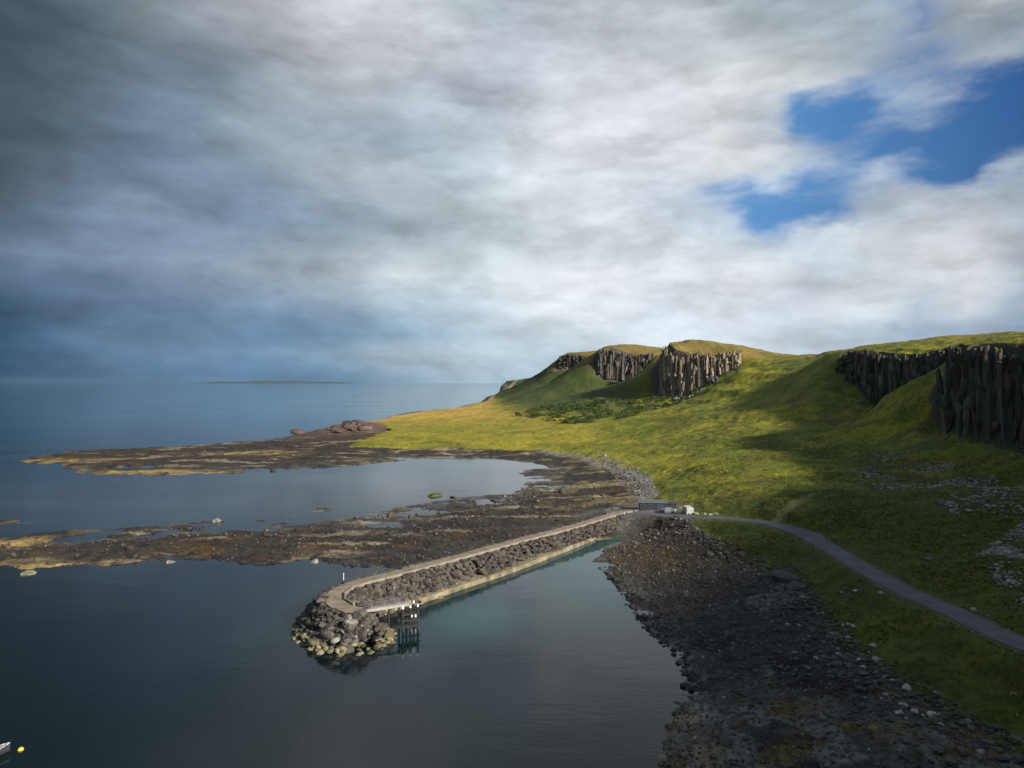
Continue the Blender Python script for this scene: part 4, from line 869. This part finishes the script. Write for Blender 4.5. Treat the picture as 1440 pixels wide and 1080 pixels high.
# bed the middle of the hook
hc = P(489, 845, 3.0)
spots.sort(key=lambda t_: t_[1])
rocks_n = 0; rest = []
for (x, y, z, u, hook, side) in spots:
    weed = (z < .9 and ra.random() < (.8 if hook else .5)); s = math.exp(ra.gauss(-.85, .33)) * (1.1 if hook else .95)
    if z < -0.6: z = -0.35
    if rocks_n < 298:
        o = bpy.data.objects.new('rock', ra.choice(AM[1] if weed else (AM[2] if ra.random() < .12 else AM[0]))); o.location = (x - ox, y - oy, z); o.scale = (s * 1.1, s, s * .85); o.rotation_euler = (ra.uniform(-.5, .5), ra.uniform(-.5, .5), ra.uniform(0, 6.28)); link(o, bw); rocks_n += 1
    else: rest.append((x - ox, y - oy, z, s, weed))
rx = np.array(rest); cc = np.array([[0.145, 0.13, 0.078] if w_ > .5 else [0.062, 0.054, 0.048] for w_ in rx[:, 4]]) * rng.uniform(.5, 1.6, (len(rx), 1))
stones('rubble', rx[:, 0], rx[:, 1], rx[:, 2], rx[:, 3], cc, M_stone, None, VARS, bw, 0.0)

# ------------------------------------------------------------------ gangway, dolphin, posts at the breakwater head
g0 = Vector((*P(512, 857, 4.1), 4.1)); g1_ = Vector((*P(574, 850, 3.8), 3.8)); gl = (g1_ - g0); ga = math.atan2(gl.y, gl.x); ln_ = Vector((gl.x, gl.y)).length
gw = empty('gangway', g0, ga); tag(gw, 'pale steel gangway reaching out from the end of the breakwater', 'gangway')
bm = bmesh.new(); bx(bm, ln_ / 2, 0, -.08, ln_, 1.0, .14, .02); bm_obj('deck', bm, M_deck, gw)
for sy_ in (-.48, .48):
    bm = bmesh.new(); bx(bm, ln_ / 2, sy_, -.25, ln_, .1, .3); bm_obj('girder', bm, M_deck, gw)
    bm = bmesh.new()
    for zz_ in (.5, 1.0): rod(bm, (0, sy_, zz_), (ln_, sy_, zz_), .018)
    for k in range(8): rod(bm, (ln_ * k / 7, sy_, 0), (ln_ * k / 7, sy_, 1.0), .02)
    bm_obj('handrail', bm, M_dull, gw)
bm = bmesh.new(); rod(bm, (ln_ * .55, 0, -.3), (ln_ * .55, 0, -5.5), .16); bm_obj('support_post', bm, M_tar, gw)
dp = Vector((*P(574, 862, 2.6), 0)); dol = empty('berthing_dolphin', dp, ga); tag(dol, 'black timber berthing dolphin with white capped posts at the gangway end', 'dolphin')
bm = bmesh.new(); bx(bm, 0, 0, 2.7, 3.0, 2.4, .3, .03); bm_obj('platform', bm, M_tar, dol)
for ix in (-1.25, 0, 1.25):
    for iy in (-1, 1):
        bm = bmesh.new(); rod(bm, (ix, iy, -4), (ix, iy, 3.7), .17, 10); o = bm_obj('pile', bm, M_tar, dol)
        bm = bmesh.new(); rod(bm, (ix, iy, 3.705), (ix, iy, 4.1), .18, 10, .12); bm_obj('cap', bm, M_white, o)
for zz_ in (.8, 1.8):
    bm = bmesh.new(); bx(bm, 0, -1.25, zz_, 3.1, .22, .3); bm_obj('fender_beam', bm, M_tar, dol)
bm = bmesh.new()
for k in range(7): bx(bm, -1.6, 0, .4 + k * .35, .05, .5, .05)
for yy in (-.25, .25): rod(bm, (-1.6, yy, -.5), (-1.6, yy, 3.4), .03)
bm_obj('ladder', bm, M_galv, dol)
for k, px in enumerate((579, 584)):
    p = P(px, 876, 0); t_ = empty('mooring_post', (p[0], p[1], 0)); tag(t_, ['white topped mooring post nearer the dolphin', 'white topped mooring post farther out from the dolphin'][k], 'post')
    bm = bmesh.new(); rod(bm, (0, 0, -4), (0, 0, .95), .15, 10); bm_obj('shaft', bm, M_tar, t_)
    bm = bmesh.new(); rod(bm, (0, 0, .955), (0, 0, 1.7), .16, 10, .13); bm_obj('cap', bm, M_white, t_)
p = P(554, 852, 3.8); t_ = empty('lamp_mast', (p[0], p[1], 3.6)); tag(t_, 'thin pale mast standing on the gangway deck', 'mast')
bm = bmesh.new(); rod(bm, (0, 0, .05), (0, 0, 3.0), .05, 8, .04); bm_obj('pole', bm, M_dull, t_)
bm = bmesh.new(); bx(bm, 0, 0, 3.1, .24, .24, .18, .03); bm_obj('lantern', bm, M_galv, t_)
p = P(483, 812, BZ); t_ = empty('marker_post', (p[0], p[1], BZ - .1)); tag(t_, 'short white marker post on the bend of the breakwater path', 'post')
bm = bmesh.new(); rod(bm, (0, 0, -.4), (0, 0, .8), .055, 8); bm_obj('shaft', bm, M_white, t_)
bm = bmesh.new(); rod(bm, (0, 0, .805), (0, 0, .9), .11, 8, .05); bm_obj('cap', bm, M_galv, t_)

# ------------------------------------------------------------------ boat and buoy
def lathe_boat():
    pb = P(13, 1049, .6); hd = math.atan2(0.78, 0.62); L_ = 5.6
    b = empty('rowing_boat', (pb[0] - math.cos(hd) * L_, pb[1] - math.sin(hd) * L_, 0), hd); tag(b, 'grey open boat with a pale gunwale at the lower left corner', 'boat')
    def rings(off, inner):
        out = []
        for i in range(15):
            t_ = i / 14; w_ = 0.95 * (1 - max(0, (t_ - .35) / .65) ** 2.2) * (0.85 + .15 * min(1, t_ / .3)); w_ = max(w_, .03); sh = .62 + .28 * t_ ** 2
            rr = []
            for k in range(9):
                a = (k / 8 - .5) * math.pi; yy = math.sin(a) * w_; zz2 = sh - math.cos(a) ** .7 * (sh + .25 * (1 - t_ ** 3))
                rr.append((t_ * L_, yy * (1 - off), zz2 + (off if math.cos(a) > .05 else 0)))
            out.append(rr)
        return out
    def skin(rs, name, m_):
        bm = bmesh.new(); vv = [[bm.verts.new(p) for p in r_] for r_ in rs]
        for a, b2 in zip(vv[:-1], vv[1:]):
            for k in range(8): bm.faces.new((a[k], a[k + 1], b2[k + 1], b2[k]))
        bm.faces.new(vv[0]); return bm_obj(name, bm, m_, b, True)
    skin(rings(0, 0), 'hull', mat('boat_hull', (0.035, 0.038, 0.042), .5, .15)); skin(rings(.06, 1), 'hull_lining', mat('boat_inside', (0.14, 0.145, 0.15), .6, .2))
    for sg_n in (0, 8):
        bm = bmesh.new(); rs = rings(0, 0); 
        for i in range(14): rod(bm, rs[i][sg_n], rs[i + 1][sg_n], .055, 6)
        bm_obj('gunwale', bm, M_galv, b, True)
    for xx in (1.2, 2.6, 4.0):
        bm = bmesh.new(); bx(bm, xx, 0, .42, .3, 1.5 if xx < 3.5 else 1.1, .05); bm_obj('thwart', bm, M_stem, b)
lathe_boat()
pb = P(28, 1054, .1); b = empty('buoy', (pb[0], pb[1], 0)); tag(b, 'small yellow mooring buoy floating beside the boat', 'buoy')
bm = bmesh.new(); bmesh.ops.create_uvsphere(bm, u_segments=16, v_segments=10, radius=.3); bm_obj('float', bm, mat('buoy_yellow', (0.62, 0.42, 0.05), .45, .1), b, True)
bm = bmesh.new(); bmesh.ops.create_cone(bm, cap_ends=True, segments=12, radius1=.09, radius2=.05, depth=.2, matrix=Matrix.Translation((0, 0, .36))); bm_obj('eye', bm, M_tar, b)

# ------------------------------------------------------------------ hut, vehicles, people at the landing
hp = P(918, 712, 4.8); hz = ground_z(*hp)
h = empty('hut', (hp[0], hp[1], hz), R(-6)); tag(h, 'low dark boat hut with a grey flat roof by the landing', 'hut')
M_hut = mat('dark_boarding', (0.028, 0.032, 0.04), .8, .3, 3, stretch=(6, 6, .5)); M_roof = mat('grey_roof_sheet', (0.095, 0.10, 0.105), .6, .15, 2)
bm = bmesh.new(); bx(bm, 0, 0, .95, 7.6, 3.4, 2.1); bm_obj('wall', bm, M_hut, h)
bm = bmesh.new(); bx(bm, 0, 0, 2.13, 8.2, 3.9, .16, .03, Matrix.Rotation(R(4), 3, 'X')); bm_obj('roof', bm, M_roof, h)
o = None
for xx in (-2.6, -.9):
    bm = bmesh.new(); bx(bm, xx, -1.72, 1.25, .9, .08, .7); o = bm_obj('window', bm, M_dull, h); bm = bmesh.new(); bx(bm, xx, -1.765, 1.25, .76, .03, .56); bm_obj('pane', bm, M_glass, o)
bm = bmesh.new(); bx(bm, 1.9, -1.72, .85, 1.9, .08, 1.8); o = bm_obj('door', bm, mat('door_blue', (0.035, 0.05, 0.075), .6), h); bm = bmesh.new(); bx(bm, 2.6, -1.78, 1.0, .06, .06, .2); bm_obj('handle', bm, M_galv, o)
bm = bmesh.new(); bx(bm, 5.15, .3, .75, 2.6, 3.2, 1.8); bm_obj('lean_to', bm, M_hut, h)
bm = bmesh.new(); bx(bm, 5.2, .3, 1.73, 2.75, 3.5, .12); bm_obj('lean_to_roof', bm, M_hut, h)

def vehicle(name, cat, label, px, py, rz, colour, prof, glass, width, wheels, front):
    p = P(px, py, 5.0); zz_ = ground_z(*p) + .02; root = empty(name, (p[0], p[1], zz_), rz); tag(root, label, cat)
    mt = mat(name + '_paint', colour, .3, .04, 1.0, spec=.5)
    bm = bmesh.new(); A_ = [bm.verts.new((x, -width / 2, z)) for x, z in prof]; B_ = [bm.verts.new((x, width / 2, z)) for x, z in prof]
    bm.faces.new(A_); bm.faces.new(B_[::-1])
    for i in range(len(prof)): j = (i + 1) % len(prof); bm.faces.new((A_[j], A_[i], B_[i], B_[j]))
    for v in bm.verts:
        if v.co.z > 1.0: v.co.y *= .86 if v.co.z < 1.7 else .93
    bmesh.ops.bevel(bm, geom=list(bm.edges), offset=.05, segments=2, affect='EDGES'); bm_obj('body', bm, mt, root)
    for x0, x1, z0, z1 in glass:
        for sd_n in (-1, 1):
            bm = bmesh.new(); q_ = [(x0, z0), (x1, z0), (x1 - .12 * (1 if x1 > 0 else -.5), z1), (x0 + .12, z1)]
            yv = lambda z: (width / 2) * (1 - .14 * min(1, max(0, (z - .9) / .3)) if z < 1.7 else .93) + .006
            bm.faces.new([bm.verts.new((x, sd_n * (width / 2 * .93 if z < 1.05 else width / 2 * .875 + .01), z)) for x, z in q_]); bm_obj('window', bm, M_glass, root)
    (fx0, fz0), (fx1, fz1) = front
    bm = bmesh.new(); bx(bm, (fx0 + fx1) / 2 + .03, 0, (fz0 + fz1) / 2 + .03, .04, width * .74, math.hypot(fx1 - fx0, fz1 - fz0) * .85, 0, Matrix.Rotation(-math.atan2(fx0 - fx1, fz1 - fz0), 3, 'Y')); bm_obj('windscreen', bm, M_glass, root)
    for x in wheels:
        for sd_n in (-1, 1):
            bm = bmesh.new(); rod(bm, (x, sd_n * (width / 2 - .2), .32), (x, sd_n * (width / 2 + .02), .32), .32, 16); o_ = bm_obj('wheel', bm, M_rubber, root)
            bm = bmesh.new(); rod(bm, (x, sd_n * (width / 2 + .021), .32), (x, sd_n * (width / 2 + .04), .32), .19, 12); bm_obj('rim', bm, M_galv, o_)
    xf = max(x for x, z in prof)
    for sd_n in (-1, 1):
        bm = bmesh.new(); bx(bm, xf - .02, sd_n * width * .34, .68, .08, .3, .14, .02); bm_obj('headlight', bm, M_white, root)
car_prof = [(-2.05, .3), (2.05, .3), (2.08, .62), (1.95, .82), (1.0, .93), (.35, 1.43), (-1.25, 1.45), (-1.95, .95), (-2.08, .75)]
van_prof = [(-2.6, .32), (2.6, .32), (2.62, .75), (2.5, 1.05), (1.95, 1.2), (1.35, 2.25), (-2.5, 2.3), (-2.62, 2.1), (-2.62, .5)]
car_g = [(-1.45, .75, .97, 1.36)]; van_g = [(.7, 1.6, 1.25, 1.95), (-1.9, .4, 1.4, 1.95)]
vehicle('parked_car', 'car', 'small grey car parked right beside the hut', 939.5, 716.5, R(75), (0.16, 0.17, 0.19), car_prof, car_g, 1.72, (-1.25, 1.3), ((.95, .95), (.38, 1.42)))
vehicle('parked_car', 'car', 'silver car parked between the grey car and the van', 952, 717.5, R(82), (0.34, 0.35, 0.36), car_prof, car_g, 1.72, (-1.25, 1.3), ((.95, .95), (.38, 1.42)))
vehicle('parked_van', 'van', 'white van parked beyond the row of cars beside the road', 967, 719.5, R(91), (0.40, 0.40, 0.385), van_prof, van_g, 1.95, (-1.65, 1.7), ((1.93, 1.24), (1.38, 2.2)))

def skinned(name, nodes, edges, rad_, material, parent, root_i=0):
    me = bpy.data.meshes.new(name); me.from_pydata(nodes, edges, []); o = bpy.data.objects.new(name, me); link(o, parent); me.materials.append(material)
    sm = o.modifiers.new('skin', 'SKIN'); sm.use_smooth_shade = True; o.modifiers.new('sub', 'SUBSURF').levels = 1
    o.modifiers['sub'].render_levels = 1
    sl = me.skin_vertices[0].data if me.skin_vertices else None
    if sl:
        for i, r_ in enumerate(rad_): sl[i].radius = (r_, r_ * .85) if i in (0, 1, 2) else (r_, r_)
        sl[root_i].use_root = True
    return o
def person(label, px, py, face, jacket, trousers, stride=.12):
    p = P(px, py, 4.5); z0 = ground_z(*p); root = empty('person', (p[0], p[1], z0), face); tag(root, label, 'person', None)
    skin_m = mat('skin', (0.45, 0.29, 0.22), .6, .05); hair = mat('hair', (0.04, 0.03, 0.02), .7, .1)
    nodes = [(0, 0, .93), (0, 0, 1.15), (0, 0, 1.36), (0, 0, 1.50), (0, .02, 1.60), (0, .03, 1.70),
             (-.2, 0, 1.40), (-.25, -.03, 1.14), (-.24, .06, .9), (-.24, .09, .80), (.2, 0, 1.40), (.25, -.03, 1.14), (.24, .06, .9), (.24, .09, .80),
             (-.1, 0, .85), (-.11, stride * .6, .48), (-.11, stride, .09), (-.11, stride + .15, .04), (.1, 0, .85), (.11, -stride * .2, .48), (.11, -stride, .09), (.11, -stride + .15, .04)]
    edges = [(0, 1), (1, 2), (2, 3), (3, 4), (4, 5), (2, 6), (6, 7), (7, 8), (8, 9), (2, 10), (10, 11), (11, 12), (12, 13), (0, 14), (14, 15), (15, 16), (16, 17), (0, 18), (18, 19), (19, 20), (20, 21)]
    rad_ = [.15, .14, .17, .06, .095, .08, .075, .055, .045, .04, .075, .055, .045, .04, .095, .07, .05, .045, .095, .07, .05, .045]
    bodyo = skinned('body', nodes, edges, rad_, skin_m, root)
    je = [(0, 0, .86), (0, 0, 1.15), (0, 0, 1.40), (-.21, 0, 1.41), (-.26, -.03, 1.14), (-.245, .05, .93), (.21, 0, 1.41), (.26, -.03, 1.14), (.245, .05, .93)]
    skinned('jacket', je, [(0, 1), (1, 2), (2, 3), (3, 4), (4, 5), (2, 6), (6, 7), (7, 8)], [.17, .17, .19, .095, .075, .062, .095, .075, .062], mat('jacket', jacket, .8, .15), root)
    tr = [(0, 0, .92), (-.1, 0, .83), (-.11, stride * .6, .48), (-.11, stride, .12), (.1, 0, .83), (.11, -stride * .2, .48), (.11, -stride, .12)]
    skinned('trousers', tr, [(0, 1), (1, 2), (2, 3), (0, 4), (4, 5), (5, 6)], [.16, .115, .09, .07, .115, .09, .07], mat('trousers', trousers, .85, .15), root)
    bm = bmesh.new(); bmesh.ops.create_uvsphere(bm, u_segments=12, v_segments=8, radius=.108, matrix=Matrix.Translation((0, .0, 1.69)) @ Matrix.Diagonal((.95, 1.1, 1.1, 1))); 
    for v in bm.verts:
        if v.co.y > .05 and v.co.z < 1.72: v.co.y = .05
    bm_obj('hair', bm, hair, root, True)
    bm = bmesh.new(); bx(bm, 0, .135, 1.655, .03, .04, .05, .008)
    bm_obj('nose', bm, skin_m, root)
person('person in dark brown clothing standing left of the others where the breakwater meets the shore', 853, 718, R(160), (0.05, 0.035, 0.03), (0.03, 0.03, 0.035))
person('person in a black jacket and tan trousers beside the person in dark brown', 861, 717, R(-60), (0.03, 0.03, 0.035), (0.16, 0.12, 0.09), .2)
person('person in a white jacket on the landing facing the breakwater', 877, 722, R(120), (0.72, 0.72, 0.76), (0.05, 0.05, 0.09), .18)
person('person in a blue jacket on the landing beside the person in white', 882.5, 721.5, R(80), (0.12, 0.14, 0.32), (0.04, 0.04, 0.05), .1)

# ------------------------------------------------------------------ thin sea air
hm = bpy.data.materials.new('sea_air'); hm.use_nodes = True; t = hm.node_tree; t.nodes.clear()
ov = t.nodes.new('ShaderNodeOutputMaterial'); pv = t.nodes.new('ShaderNodeVolumePrincipled'); pv.inputs['Color'].default_value = (0.22, 0.38, 0.52, 1); pv.inputs['Density'].default_value = 0.00001; pv.inputs['Anisotropy'].default_value = 0.0
t.links.new(pv.outputs[0], ov.inputs['Volume'])
bm = bmesh.new(); bx(bm, 0, 0, 72, 48000, 48000, 160); hzo = bm_obj('haze', bm, hm); tag(hzo, 'thin haze of sea air over the whole bay', kind='stuff')
